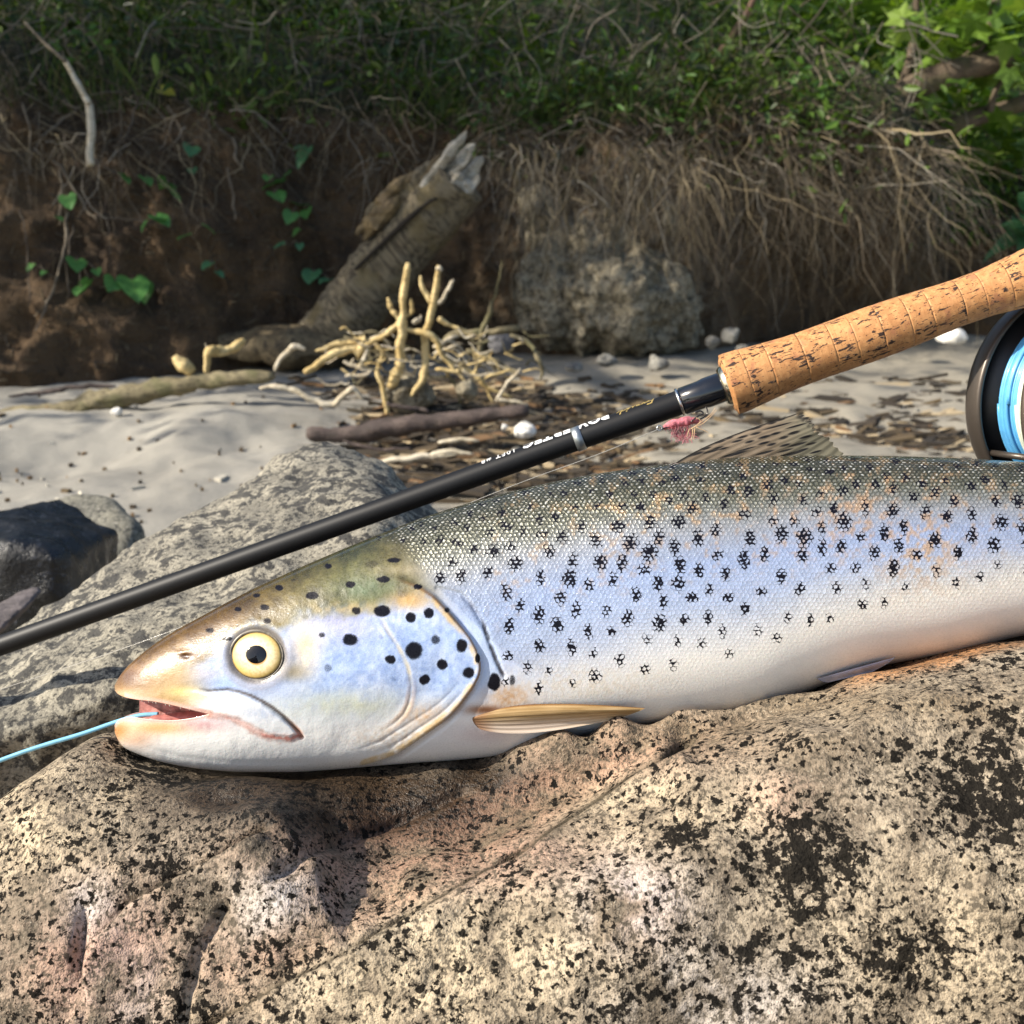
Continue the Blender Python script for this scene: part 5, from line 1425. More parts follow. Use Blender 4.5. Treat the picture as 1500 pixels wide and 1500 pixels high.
for k, (pts, rads, mt) in enumerate([
    ([(745,122),(724,250),(720,380),(712,480),(706,580),(700,655)], [20,21,22,24,25,27], m_yel),
    ([(705,640),(680,690),(640,745)], [27,26,20], m_yel),
    ([(886,135),(880,230),(868,330),(845,420),(822,500,.03),(832,600,.03),(824,690),(760,790)], [13,16,22,20,20,21,22,14], m_yel),
    ([(915,155),(895,140),(884,150)], [11,14,10], m_pale),
    ([(805,180),(826,260),(862,328)], [11,13,15], m_yel), ([(972,208),(930,280),(886,332)], [9,11,13], m_pale),
    ([(645,298),(662,352),(702,402)], [9,11,13], m_yel), ([(756,300),(752,372)], [8,9], m_yel), ([(778,350),(740,385)], [6,8], m_yel),
    ([(722,400),(650,462),(590,502),(525,525)], [16,16,15,14], m_yel), ([(730,450),(830,470),(890,510),(918,590),(975,660),(1032,712)], [13,13,14,12,11,7], m_yel),
    ([(568,512),(612,570),(594,670),(620,750),(636,850),(652,912)], [11,13,14,14,12,7], m_yel),
    ([(225,675),(330,600,.02),(420,562,.04),(515,542,.06)], [20,21,22,20], m_yel), ([(520,500,.08),(400,520,.08),(280,562,.05)], [20,17,12], m_yel),
    ([(78,665),(100,602),(168,545),(232,552)], [10,13,15,11], m_pale), ([(525,480,.05),(510,540,.05),(495,600,.05)], [6,24,12], m_yel),
    ([(545,548),(505,640)], [12,10], m_pale), ([(420,605),(480,640),(565,655)], [8,9,7], m_pale), ([(425,688),(520,680),(562,655)], [9,8,6], m_pale),
    ([(920,512,.25),(1000,474,.25),(1150,466,.25),(1295,448,.25)], [22,20,20,22], m_olive), ([(1250,480,.2),(1350,520,.2),(1388,600,.15),(1412,660,.15),(1403,702,.15)], [12,13,12,10,7], m_olive),
    ([(1025,555,.2),(1120,592,.2),(1200,632,.15),(1292,662,.1)], [20,21,20,15], m_olive), ([(1104,640,.12),(1106,480,.12),(1150,372,.12),(1166,305,.12)], [12,14,13,8], m_olive),
    ([(1166,310,.12),(1196,200,.12),(1214,110,.12)], [5,4,2], m_olive), ([(880,652),(1000,662),(1080,682),(1142,732),(1262,795)], [12,14,15,12,8], m_yel), ([(1128,718),(1145,770),(1160,815)], [9,8,6], m_yel),
    ([(1182,808,-.05),(1240,720,-.05),(1302,642,-.05)], [8,9,7], m_pale), ([(1112,700),(1262,655)], [8,8], m_yel), ([(872,572),(960,542),(1005,528)], [9,8,5], m_pale), ([(890,540,.05),(960,512,.05),(1062,604,.05)], [6,7,5], m_pale),
    ([(900,392,.06),(960,432,.06),(1042,452,.06)], [14,10,7], m_yel), ([(900,600),(980,560),(1060,640)], [6,7,5], m_pale), ([(870,545,.1),(930,510,.1),(1000,480,.12)], [14,13,10], m_pale),
    ([(760,420,.03),(790,400,.03),(806,380,.03)], [12,12,8], m_pale), ([(1190,800),(1280,812),(1350,832)], [9,9,6], m_pale), ([(860,600,.1),(960,625,.1),(1050,610,.1)], [9,8,6], m_olive),
    ([(640,560,.1),(560,600,.12),(470,640,.1)], [10,9,6], m_olive), ([(940,660,.05),(990,760,.05),(1000,830,.05)], [10,9,6], m_olive)]):
    branch('branch', pts, rads, YR, mt, root, seed=k * 3)
_rt = np.random.default_rng(40)
for k in range(80):                                    # thin dead rootlets through the tangle
    cx, cy = _rt.uniform(380, 1340), _rt.uniform(450, 720); a_ = _rt.uniform(-2.6, .4); L = _rt.uniform(70, 190); dz = _rt.uniform(-.08, .22)
    pts = [(cx, cy, dz), (cx + L * .5 * math.cos(a_) + _rt.normal(0, 18), cy - L * .3 * math.sin(a_) * .6 + _rt.normal(0, 14), dz), (cx + L * math.cos(a_), cy + L * .5 * math.sin(a_ + .5) * .6 + _rt.uniform(0, 40), dz)]
    branch('rootlet', pts, [_rt.uniform(4, 8), 5, 2.5], YR, [m_yel, m_pale, m_olive][k % 3], root, n=12, sides=6, seed=300 + k)
def wood_thing(name, label, pts, rads, y, mat, zf=Z6, k=3.409, sides=20, n=40, rough=.18, seed=1):
    o = branch(name, pts, rads, y, mat, None, zf, k, n, sides, rough, seed)
    return tag(o, label, 'driftwood')
wood_thing('driftwood_log', 'dark purplish log lying flat in front of the tangled root', [(240,968),(420,976),(700,935),(950,902),(1150,882),(1345,848)], [40,44,42,38,36,34], 2.62, m_dkw, seed=4)
wood_thing('driftwood_stick', 'thin reddish stick resting on the dark purplish log', [(640,815),(720,845),(850,858)], [9,11,10], 2.66, m_dkw, sides=10, seed=5)
wood_thing('driftwood_curl', 'pale S-curved root lying on sand left of the tangled root', [(0,745),(100,735),(200,770),(340,830),(400,802),(462,748),(525,805)], [9,15,16,17,15,15,8], 2.82, m_pale, sides=12, seed=6)
log = empty('driftwood_log', tuple(at_y(200, 570, 3.05)))
tag(log, 'long olive grey log half buried in pale sand at left', 'driftwood')
branch('trunk', [(-260,960),(0,925),(300,905),(500,852),(800,792),(1100,745),(1440,715)], [26,30,50,58,52,46,40], 3.0, m_olive, log, Z5, 3.571, 60, 26, .22, 7)
branch('broken_stub', [(1010,705),(960,660),(905,608)], [34,34,26], 3.0, m_yel, log, Z5, 3.571, 12, 14, .2, 8)
branch('side_branch', [(1075,700,.1),(1085,600,.1),(1140,582,.12),(1210,575,.14),(1290,530,.16)], [16,26,26,28,18], 3.0, m_yel, log, Z5, 3.571, 24, 14, .25, 9)
branch('twig', [(1080,600,.1),(1074,548,.1)], [7,3], 3.0, m_pale, log, Z5, 3.571, 6, 6, .1, 9)
wood_thing('driftwood_stick', 'dark stick half sunk in sand under the olive grey log', [(-200,1020),(0,1000),(240,968)], [20,24,10], 2.9, m_dkw, Z5, 3.571, seed=11)
wood_thing('driftwood_stick', 'weathered flat stick on sand beside the olive grey log', [(40,822),(250,800),(420,775),(600,770)], [8,12,13,9], 3.25, m_dkw, Z5, 3.571, 12, seed=12)
for k, (pts, r_, lab) in enumerate([([(560,1115),(800,1090),(1000,1075)], [12,15,10], 'pale thin stick nearest the rod on the debris'), ([(860,1075),(960,1060),(1070,1070)], [14,16,9], 'short broken tan stick among debris under the white stone'),
        ([(420,1010),(600,1050),(760,1040)], [8,9,7], 'thin brown stick lying just in front of the dark log'), ([(900,1010),(1020,1000),(1100,1015)], [10,12,7], 'orange bark splinter beside the white stone')]):
    wood_thing('driftwood_stick', lab, pts, r_, 2.42, m_pale if k != 2 else m_dkw, sides=8, n=16, seed=20 + k)
# ---- leaning dead trunk
lt = empty('dead_trunk', tuple(at_y(520, 460, 4.0)))
tag(lt, 'broken dead tree trunk leaning out of the earth bank', 'dead tree')
ax0, ax1 = at_y(478, 505, 3.95), at_y(672, 262, 3.82)
P = smooth_line(np.array([ax0 + (ax0 - ax1) * .35 + [0, .35, 0], ax0, (ax0 + ax1) / 2 + [0, -.01, .01], ax1]), 60)
V, Q, T = tube(P, np.interp(np.linspace(0, 1, 60), [0, .4, .8, 1], [.125, .112, .104, .10]), 44, True, .16, 31, 22)
m_dead = NT('dead_trunk_wood'); o_ = m_dead.obj()
st = m_dead.noise(m_dead.vmath('MULTIPLY', m_dead.n('Mapping', {'Vector': o_, 'Rotation': (0, R(40), 0)}).outputs[0], (70, 70, 9)).outputs[0], 1.0, 4, .65)
c_ = m_dead.mix(m_dead.ramp(st, .35, .62), (0.055, 0.042, 0.026), (0.20, 0.165, 0.105))
c_ = m_dead.mix(m_dead.ramp(m_dead.noise(o_, 9, 3), .5, .65, 0, .6), c_, (0.17, 0.13, 0.055))
m_dead.pbr(c_, .85, 0, m_dead.bump(st, .9, .012))
mesh('trunk', V, [Q, T], m_dead.m, lt)
d_ = (ax1 - ax0) / np.linalg.norm(ax1 - ax0)
rg = np.random.default_rng(8)
m_spl = mat_wood('splintered_grey_wood', (0.30, 0.27, 0.21), (0.46, 0.43, 0.36), (0.08, 0.065, 0.045))
for k, (dx, dy, L, r_, mt) in enumerate([(-24,-22,.15,.017,m_spl),(-14,-30,.11,.012,m_spl),(2,-22,.10,.020,m_spl),(14,-8,.09,.022,m_spl),(18,8,.06,.020,m_spl),(8,24,.07,.016,m_spl),(2,38,.05,.014,m_spl),(-34,-8,.07,.014,m_spl),(-2,2,.05,.03,m_spl),(10,14,.03,.03,m_spl),(-8,50,.06,.010,m_spl),(-50,0,.05,.012,m_spl),(-8,-12,.12,.010,m_spl)]):
    b = at_y(666 + dx, 268 + dy, 3.76 + .012 * (k % 4))
    q = np.array([b - d_ * .16, b - d_ * .03, b + d_ * L * .6 + rg.normal(0, .006, 3), b + d_ * L])
    V, Q, T = tube(smooth_line(q, 16), np.interp(np.linspace(0, 1, 16), [0, .5, .85, 1], [r_ * .8, r_, r_ * .6, r_ * .12]), 7, True, .7, k, 55)
    mesh('splinter', V, [Q, T], mt, lt, smooth=False)
m_rot = mat_wood('rotten_brown_wood', (0.10, 0.07, 0.035), (0.21, 0.15, 0.07), (0.03, 0.02, 0.012))
for k, (px, py, L, r_) in enumerate([(556,300,.16,.024),(572,288,.18,.026),(588,282,.20,.022),(604,270,.20,.026),(620,258,.20,.022),(540,320,.14,.022),(632,246,.16,.016),(560,318,.2,.03),(590,300,.22,.03),(615,285,.2,.028)]):
    b = at_y(px, py, 3.80)
    q = np.array([b - d_ * L * .5, b + rg.normal(0, .008, 3), b + d_ * L * .5])
    V, Q, T = tube(smooth_line(q, 14), np.interp(np.linspace(0, 1, 14), [0, .3, .8, 1], [r_ * .3, r_, r_ * .8, r_ * .15]), 9, True, .6, 60 + k, 40)
    mesh('bark_strip', V, [Q, T], m_rot if k % 3 else m_dead.m, lt, smooth=False)
V, Q, T = tube(smooth_line(np.array([at_y(520, 395, 3.78), at_y(565, 352, 3.76), at_y(620, 302, 3.72), at_y(640, 290, 3.72)]), 20), np.interp(np.linspace(0, 1, 20), [0, .5, 1], [.006, .009, .004]), 8, True, .3, 5, 40)
mesh('bark_edge', V, [Q, T], mat_plain('bark_edge_dark', (0.022, 0.016, 0.010), .9), lt)

# ---- clay slump and stones
m_clay = mat_stone('grey_clay', (0.135, 0.112, 0.070), (0.24, 0.208, 0.143), dark=(0.05, 0.04, 0.025), lich=.40, grain=60, pale=(.42, .39, .31), bdist=.012, s=.7)
def pxpts(L, y): return [at_y(a, b, y + (c[0] if c else 0)) for (a, b, *c) in L]
CP = pxpts([(835,340),(880,328),(930,335),(985,385),(1012,430),(1022,470),(1010,500),(960,520),(880,515),(800,505),(770,480),(765,430),(790,380),(900,400,-.16),(960,440,-.16),(860,460,-.18),(930,490,-.18),(820,440,-.10)], 3.98)
CP += [p + np.array([0, .5, 0]) for p in CP[:12]]
g = hull_rock('clay_slump', CP, m_clay, .010, .075, 4.5, 71, 3, fine=.030, ffreq=19)
tag(g, 'lumpy grey clay mound slumped against the foot of the bank', 'clay mound')
for k, (L, lab) in enumerate([([(760,290),(790,270),(812,285),(815,320),(795,345),(770,330),(790,305,-.08)], 'pale clay clod stuck high on the bank above the mound'), ([(775,340),(800,335),(812,360),(790,378),(775,362),(795,355,-.06)], 'pale clay clod just left of the top of the mound'),
        ([(880,300),(900,295),(905,318),(885,326),(892,308,-.05)], 'small clay clod above the top of the clay mound'), ([(968,300),(985,295),(990,335),(975,350),(966,325),(980,320,-.05)], 'narrow clay clod on the bank upper right of the mound')]):
    pp = pxpts(L, 4.10); pp += [p + np.array([0, .16, 0]) for p in pp]
    g = hull_rock('clay_clod', pp, m_clay, .012, .022, 14, 75 + k, 2, fine=.008, ffreq=40); tag(g, lab, 'clay clod')
m_ws = mat_stone('pale_stone', (0.15, 0.14, 0.12), (0.23, 0.22, 0.19), lich=.35, grain=150, pale=(.42, .42, .4), bdist=.004)
m_cs = mat_stone('white_stone', (0.62, 0.60, 0.54), (0.72, 0.70, 0.66), dark=(.35, .3, .25), lich=.05, grain=150, pale=(.75, .74, .7), bdist=.002)
def pebble(name, px, py, y, rx, rz, mat, lab, seed, group=None, emb=.25):
    c = at_y(px, py, y)
    r = np.random.default_rng(seed)
    pp = [c + np.array([rx, rx * .8, rz]) * v / np.linalg.norm(v) for v in r.normal(size=(22, 3))]
    g = hull_rock(name, pp, mat, max(rx * .13, .004), rx * .16, 1.2 / rx, seed, 3)
    tag(g, lab, 'stone', group); return g
m_hump = mat_stone('earth_hump', (0.10, 0.072, 0.036), (0.16, 0.12, 0.062), dark=(0.035, 0.024, 0.013), lich=.3, grain=60, pale=(.2, .16, .1), bdist=.012, s=.7)
ST = [(1072,492,3.75,.04,.034,m_ws,'pale grey stone at bank foot just left of the cork handle'), (1044,502,3.7,.03,.028,m_ws,'small grey stone at bank foot left of the cork end'), (1090,512,3.6,.03,.022,m_ws,'grey stone half hidden behind the tip of the cork handle'),
  (768,630,2.5,.030,.019,m_cs,'bright white stone on the sand above the rod'), (738,626,2.48,.012,.01,m_cs,'small white stone left of the bright white stone'), (758,662,2.35,.018,.014,m_ws,'small pale stone under the bright white stone'),
  (888,528,3.5,.04,.018,m_ws,'flat pale stone below the clay mound'), (960,532,3.5,.05,.03,m_ws,'grey stone on sand below right end of the clay mound'), (840,538,3.45,.035,.02,m_ws,'small stone left of the flat pale stone under the mound'),
  (735,500,3.4,.05,.04,mat_stone('blue_grey_stone', (0.09, 0.09, 0.10), (.14, .14, .15), lich=.1, grain=150, bdist=.004),'blue grey stone behind the right end of the tangled root'), (683,572,2.95,.035,.03,m_clay,'light stone in the shadow under the tangled root'),
  (600,575,3.05,.09,.06,m_clay,'grey lump of clay under the middle of the tangled root'), (1395,492,3.6,.06,.03,m_cs,'pale flat stone on sand left of the reel top'), (1340,500,3.9,.03,.02,m_ws,'small stone on sand behind the cork handle'),
  (172,603,2.9,.02,.014,m_cs,'small white pebble against the olive grey log'), (425,506,3.88,.36,.075,m_hump,'rounded tan earth hump at bank foot left of the leaning trunk')]
for k, a in enumerate(ST): pebble('stone', *a, 100 + k)
rg = np.random.default_rng(77)
for k in range(46):
    px, py = rg.uniform(560, 1420), rg.uniform(560, 700)
    g = at_z(px, py, 0); r_ = rg.uniform(.005, .014)
    if k == 0:
        pp = [np.array([1, .85, .65]) * v / np.linalg.norm(v) for v in rg.normal(size=(20, 3))]
        proto = hull_rock('pebble', [p * .01 for p in pp], m_ws, .0025, .001, 100, 5, 2)
        o = proto
    else:
        o = proto.copy(); COL.objects.link(o)
    o.location = g + [0, 0, .008]; s_ = r_ / .01; o.scale = (s_, s_ * rg.uniform(.7, 1.2), s_ * rg.uniform(.6, 1)); o.rotation_euler = (0, 0, rg.uniform(0, 6))
    tag(o, 'tiny pale pebble lying in the dark debris on the sand', 'pebble', 'pebbles in the beach debris')
# debris: chips, bits of bark, weed
mb = MB()
for k in range(2600):
    px = rg.uniform(520, 1440); py = rg.normal(655, 38) if rg.random() < .6 else rg.uniform(555, 720)
    if k % 4 == 0: px, py = rg.normal(620, 110), rg.normal(585, 26)
    if py < 552: continue
    g = at_z(px, py, 0.004)
    if abs(g[0]) > 2.2 or g[1] > 3.8: continue
    L = rg.uniform(.008, .045) * (1.6 if rg.random() < .1 else 1); w = L * rg.uniform(.08, .35); a = rg.normal(0, .5)
    d = np.array([math.cos(a), math.sin(a), rg.normal(0, .12)]); n_ = np.array([-math.sin(a), math.cos(a), rg.normal(0, .2)])
    hgt = rg.uniform(.002, .008)
    V = np.array([g - d * L - n_ * w, g + d * L - n_ * w * .6, g + d * L * .9 + n_ * w, g - d * L * .8 + n_ * w]); V = np.vstack([V + [0, 0, hgt * 1.2], V - [0, 0, .002]])
    Q = [[0, 1, 2, 3], [4, 7, 6, 5], [0, 4, 5, 1], [1, 5, 6, 2], [2, 6, 7, 3], [3, 7, 4, 0]]
    c = [(.030, .022, .014), (.055, .038, .02), (.10, .07, .035), (.36, .28, .17), (.16, .09, .04)][rg.choice(5, p=[.4, .25, .15, .12, .08])]
    mb.add(V, Q, col=np.tile(np.array(c) * rg.uniform(.7, 1.3), (8, 1)))
for k in range(110):
    px = rg.uniform(-40, 560); py = rg.uniform(575, 770)
    g = at_z(px, py, 0.006)
    L = rg.uniform(.002, .007) * (2.5 if rg.random() < .12 else 1); w = L * rg.uniform(.15, .6); a = rg.uniform(0, 3.1)
    d = np.array([math.cos(a), math.sin(a), 0]); n_ = np.array([-math.sin(a), math.cos(a), 0])
    i_ = int(np.argmin((sv[:, 0] - g[0]) ** 2 + (sv[:, 1] - g[1]) ** 2)); g[2] = sv[i_, 2] + .003
    V = np.array([g - d * L - n_ * w, g + d * L - n_ * w * .6, g + d * L * .9 + n_ * w, g - d * L * .8 + n_ * w]); V = np.vstack([V + [0, 0, .004], V - [0, 0, .004]])
    mb.add(V, Q, col=np.tile(np.array([(.05, .035, .02), (.12, .085, .045), (.5, .46, .38), (.2, .12, .05)][rg.choice(4)]) * rg.uniform(.7, 1.3), (8, 1)))
m_ = NT('debris_bits'); m_.pbr(m_.attr('col').outputs['Color'], .85)
o = mb.build('beach_debris', m_.m, None, False, color=('col',))
tag(o, 'dark dry weed, bark chips and twigs strewn over the sand', 'debris', kind='stuff')
# ================================================================== plants on the bank
def mat_leaf(name, trans=0.35, rough=0.5):
    m = NT(name)
    c = m.attr('col').outputs['Color']
    p = m.n('BsdfPrincipled', {'Base Color': c, 'Roughness': rough})
    t = m.n('BsdfTranslucent', {'Color': m.mix(1.0, c, (1.15, 1.2, 0.5), 'MULTIPLY')})
    x = m.n('MixShader', {0: trans, 1: p, 2: t})
    m.t.links.new(x.outputs[0], m.out.inputs[0])
    return m.m
m_leaf = mat_leaf('leaf_green'); m_grass = mat_leaf('grass_blades', .2, .6)
LEAF_T = np.array([[0,0,0],[.28,-.17,.03],[.68,-.15,.02],[1,0,-.06],[.68,.15,.02],[.28,.17,.03],[.5,0,-.03]]); LEAF_F = np.array([[0,1,6],[1,2,6],[2,3,6],[3,4,6],[4,5,6],[5,0,6]])
_m = []
for k, (r_, a_) in enumerate([(.05,180),(.42,-130),(.30,-95),(.62,-60),(.38,-32),(.80,0),(.38,32),(.62,60),(.30,95),(.42,130)]): _m.append([.25 + r_ * math.cos(R(a_)), r_ * math.sin(R(a_)), .06 * (k % 2) - .05 * r_])
MAPLE_T = np.array(_m + [[.25, 0, .02]]); MAPLE_F = np.array([[k, (k + 1) % 10, 10] for k in range(10)])
def rand_rot(n, rg, droop=0.5, flat=0.6):
    """leaf frames: x along the leaf, z its normal (mostly up)"""
    az = rg.uniform(0, 2 * np.pi, n); pit = rg.normal(-0.25, droop, n); roll = rg.normal(0, flat, n)
    x = np.stack([np.cos(az) * np.cos(pit), np.sin(az) * np.cos(pit), np.sin(pit)], -1)
    up = np.array([0, 0, 1.0]) + 0 * x
    y = np.cross(up, x); y /= np.linalg.norm(y, axis=1)[:, None] + 1e-9
    z = np.cross(x, y)
    y2 = y * np.cos(roll)[:, None] + z * np.sin(roll)[:, None]; z2 = np.cross(x, y2)
    return np.stack([x, y2, z2], 1)
def leaves(C, size, col, rg, T=LEAF_T, F=LEAF_F, droop=.5, flat=.6):
    n = len(C); Rm = rand_rot(n, rg, droop, flat)
    V = C[:, None, :] + size[:, None, None] * np.einsum('kj,njc->nkc', T, Rm)
    k = len(T)
    Fa = (F[None] + (np.arange(n) * k)[:, None, None]).reshape(-1, 3)
    return V.reshape(-1, 3), Fa, np.repeat(col, k, 0)
def blades(P0, D, L, w, bend, col, seg=5, rg=None, wiggle=.05):
    """grass blades: start, direction, length, width, droop"""
    n = len(P0)
    s = np.linspace(0, 1, seg + 1)
    C = P0[:, None, :] + D[:, None, :] * (L[:, None] * s)[:, :, None]
    C[:, :, 2] -= (bend[:, None] * L[:, None]) * (s ** 2)[None, :]
    if rg is not None:
        wig = rg.normal(0, 1, (n, seg + 1, 3)) * (L * wiggle)[:, None, None]; wig[:, 0] = 0
        C = C + np.cumsum(wig, 1) * .5
    side = np.cross(D, np.array([0, -1.0, .2])); side /= np.linalg.norm(side, axis=1)[:, None] + 1e-9
    W = (w[:, None] * (1 - .85 * s)[None, :])[:, :, None] * side[:, None, :]
    V = np.stack([C - W, C + W], 2).reshape(n, -1, 3)
    base = (np.arange(n) * 2 * (seg + 1))[:, None, None]
    q = np.array([[2 * k, 2 * k + 1, 2 * k + 3, 2 * k + 2] for k in range(seg)])
    return V.reshape(-1, 3), (q[None] + base).reshape(-1, 4), np.repeat(col, 2 * (seg + 1), 0)
def shades(n, rg, cols, var=.3):
    c = np.array(cols)[rg.integers(0, len(cols), n)]
    return c * rg.uniform(1 - var, 1 + var, (n, 1))
GREENS = [(.034,.066,.010),(.052,.098,.014),(.072,.125,.016),(.028,.050,.010),(.095,.145,.022)]
STRAW = [(.18,.14,.08),(.26,.205,.12),(.12,.09,.05),(.15,.115,.075),(.08,.06,.034)]
def lip_of(px):
    i = np.clip(np.searchsorted(bpx, px), 0, nbx - 1)
    return BVG[i, nv1]

rg = np.random.default_rng(101)
# ---- undergrowth: a mass of small leaves on the top of the bank
Cc, Ss, Kk = [], [], []
for k in range(960):
    px = rg.uniform(-260, 1760) if k < 780 else rg.uniform(-800, -200)
    lim = np.interp(px, [-800,0,200,350,480,700,760,900,1050,1200,1300,1400,1760], [110,110,120,150,110,170,220,190,190,200,190,330,330])
    py = lim - abs(rg.normal(0, 1)) * 130 + rg.normal(0, 12)
    if py < -170: py = rg.uniform(-170, 60)
    l = lip_of(px)
    y = l[1] + abs(rg.normal(0, .9)) + .03 + max(0, (100 - py)) / 240
    if 1245 < px < 1520 and 75 < py < 260: continue
    c = at_y(px, py, y)
    gz = l[2] + .05 + .27 * max(0, y - l[1])
    if c[2] < gz - .25: c = at_y(px, py, l[1] + rg.uniform(-.05, .06))
    n = int(rg.uniform(25, 80)); r_ = rg.uniform(.06, .20)
    Cc.append(c + rg.normal(0, 1, (n, 3)) * [r_, r_ * .6, r_ * .7])
    Ss.append(rg.uniform(.022, .055, n) * rg.uniform(.6, 1.5))
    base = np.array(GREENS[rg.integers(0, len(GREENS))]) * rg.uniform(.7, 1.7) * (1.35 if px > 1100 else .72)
    Kk.append(base * rg.uniform(.75, 1.3, (n, 1)))
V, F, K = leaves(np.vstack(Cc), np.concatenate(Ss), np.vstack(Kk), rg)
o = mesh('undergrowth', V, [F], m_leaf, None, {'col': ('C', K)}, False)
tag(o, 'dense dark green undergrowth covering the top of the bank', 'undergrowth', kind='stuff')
# far wall of foliage behind
n = 16000
px = rg.uniform(-400, 1900, n); py = np.where(px < 1300, rg.uniform(-230, 190, n), rg.uniform(-420, 330, n)); yy = rg.uniform(6.2, 9.5, n)
C = np.array([at_y(a, b, c) for a, b, c in zip(px, py, yy)])
sunlit_k = np.where(px > 1250, 2.2, 1.0)[:, None]  # leaves on the right coloured brighter to look sunlit
V, F, K = leaves(C, rg.uniform(.07, .17, n), shades(n, rg, GREENS, .4) * sunlit_k, rg)
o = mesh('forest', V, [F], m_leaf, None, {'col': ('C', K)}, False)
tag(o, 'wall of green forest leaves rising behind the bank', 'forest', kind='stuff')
# ---- grass on the lip, green and dry
def lip_pts(n, lo, hi, rg, s0=.86, s1=1.10, mask=None):
    px = rg.uniform(lo, hi, n)
    i = np.clip(np.searchsorted(bpx, px), 0, nbx - 1); j = (rg.uniform(s0, s1, n) * nv1).astype(int).clip(0, nv1 + nv2 - 1)
    return BVG[i, j] + rg.normal(0, .01, (n, 3)), px
def dirs(n, rg, fwd, up, spread):
    d = np.stack([rg.normal(0, spread, n), rg.normal(fwd, spread, n), rg.normal(up, spread * .5, n)], -1)
    return d / np.linalg.norm(d, axis=1)[:, None]
P0, px = lip_pts(8200, -800, 1750, rg, .93, 1.22)
dens = vnoise(np.stack([px / 55, px * 0, P0[:, 2] * 3], -1), 3) + np.interp(px, [-800, 330, 380, 480, 560, 1000, 1050, 1400, 1750], [.25, .25, -.3, -.5, -.3, .1, .0, -.1, .2])
P0 = P0[(dens > 0) & ((px < 1235) | (px > 1500))]; n = len(P0)
V, Q, K = blades(P0, dirs(n, rg, -.3, 1, .35), rg.uniform(.10, .36, n), rg.uniform(.0012, .0032, n), rg.uniform(.1, .9, n), shades(n, rg, GREENS + [(.09,.12,.03),(.14,.13,.05)], .35), 5, rg)
o = mesh('grass', V, [Q], m_grass, None, {'col': ('C', K)}, True)
tag(o, 'long green grass growing along the edge of the bank', 'grass', kind='stuff')
# dry hanging grass and roots
parts = []
for (N, lo, hi, a0, a1, L0, L1, w) in ((1500, 1040, 1400, .70, 1.06, .10, .55, .0013), (700, 1050, 1390, .50, .95, .12, .45, .0011), (1100, 690, 1060, .78, 1.02, .12, .48, .0013), (2300, -800, 330, .72, 1.04, .10, .38, .0013), (600, 330, 700, .75, 1.02, .08, .35, .0012), (700, 1390, 1700, .85, 1.1, .1, .3, .0014)):
    P0, px = lip_pts(N, lo, hi, rg, a0, a1)
    P0[:, 1] -= rg.uniform(0.0, .10, N)
    keep = vnoise(np.stack([px / 16, px * 0 + 3, P0[:, 2] * 6], -1), 7) > -.05
    P0 = P0[keep]; n = len(P0)
    V, Q, K = blades(P0, dirs(n, rg, -.16, -.35, .60), rg.uniform(.25, 1, n) ** 1.3 * L1, np.exp(rg.normal(0, .45, n)) * w, rg.uniform(.2, .7, n), shades(n, rg, STRAW + [(.05,.036,.022),(.07,.055,.035),(.26,.23,.18)], .4), 7, rg, .10)
    parts.append((V, Q, K))
n = 420                                                # strands that drape over the clay mound
P0 = np.array([at_y(rg.uniform(745, 1040), rg.uniform(205, 330), 3.9 + rg.uniform(-.1, .1)) for _ in range(n)])
parts.append(blades(P0, dirs(n, rg, -.1, -.8, .35), rg.uniform(.1, .38, n), np.exp(rg.normal(0, .45, n)) * .0012, rg.uniform(.1, .4, n), shades(n, rg, STRAW + [(.05,.036,.022),(.26,.23,.18)], .4), 7, rg, .10))
mb = MB()
for V, Q, K in parts: mb.add(V, Q, col=K)
o = mb.build('hanging_roots', m_grass, None, True, color=('col',))
tag(o, 'curtain of dry roots and straw hanging down the bank face', 'roots', kind='stuff')
# straw standing among the green
P0, px = lip_pts(3800, -800, 1700, rg, .95, 1.18); P0 = P0[(px < 1250) | (px > 1500)]; n = len(P0)
V, Q, K = blades(P0, dirs(n, rg, -.35, .8, .5), rg.uniform(.08, .34, n), rg.uniform(.0010, .0020, n), rg.uniform(.3, 1.5, n), shades(n, rg, STRAW, .35), 6, rg)
o = mesh('dry_grass', V, [Q], m_grass, None, {'col': ('C', K)}, True)
tag(o, 'pale dry straw sticking out between the green grass', 'grass', kind='stuff')
# sparse fine rubble and rootlets on the slope at the left
mb = MB()
for k in range(1500):
    px, s_ = rg.uniform(-150, 780), rg.uniform(.02, .9)
    p = bank_pt(px, s_) + rg.normal(0, .006, 3)
    L = rg.uniform(.01, .05); d = rg.normal(size=3); d[1] = -abs(d[1]) * .4; d /= np.linalg.norm(d)
    V, Q, T = tube(np.array([p - d * L * .3, p + d * L * .4 + [0, -.004, 0], p + d * L]), rg.uniform(.0010, .0030), 3, False)
    mb.add(V, Q, col=np.tile(np.array(STRAW[rg.integers(0, 5)]) * rg.uniform(.25, .8), (len(V), 1)))
o = mb.build('rootlets', m_grass, None, True, color=('col',))
tag(o, 'fine rootlets and twigs poking out of the brown earth slope', 'roots', kind='stuff')

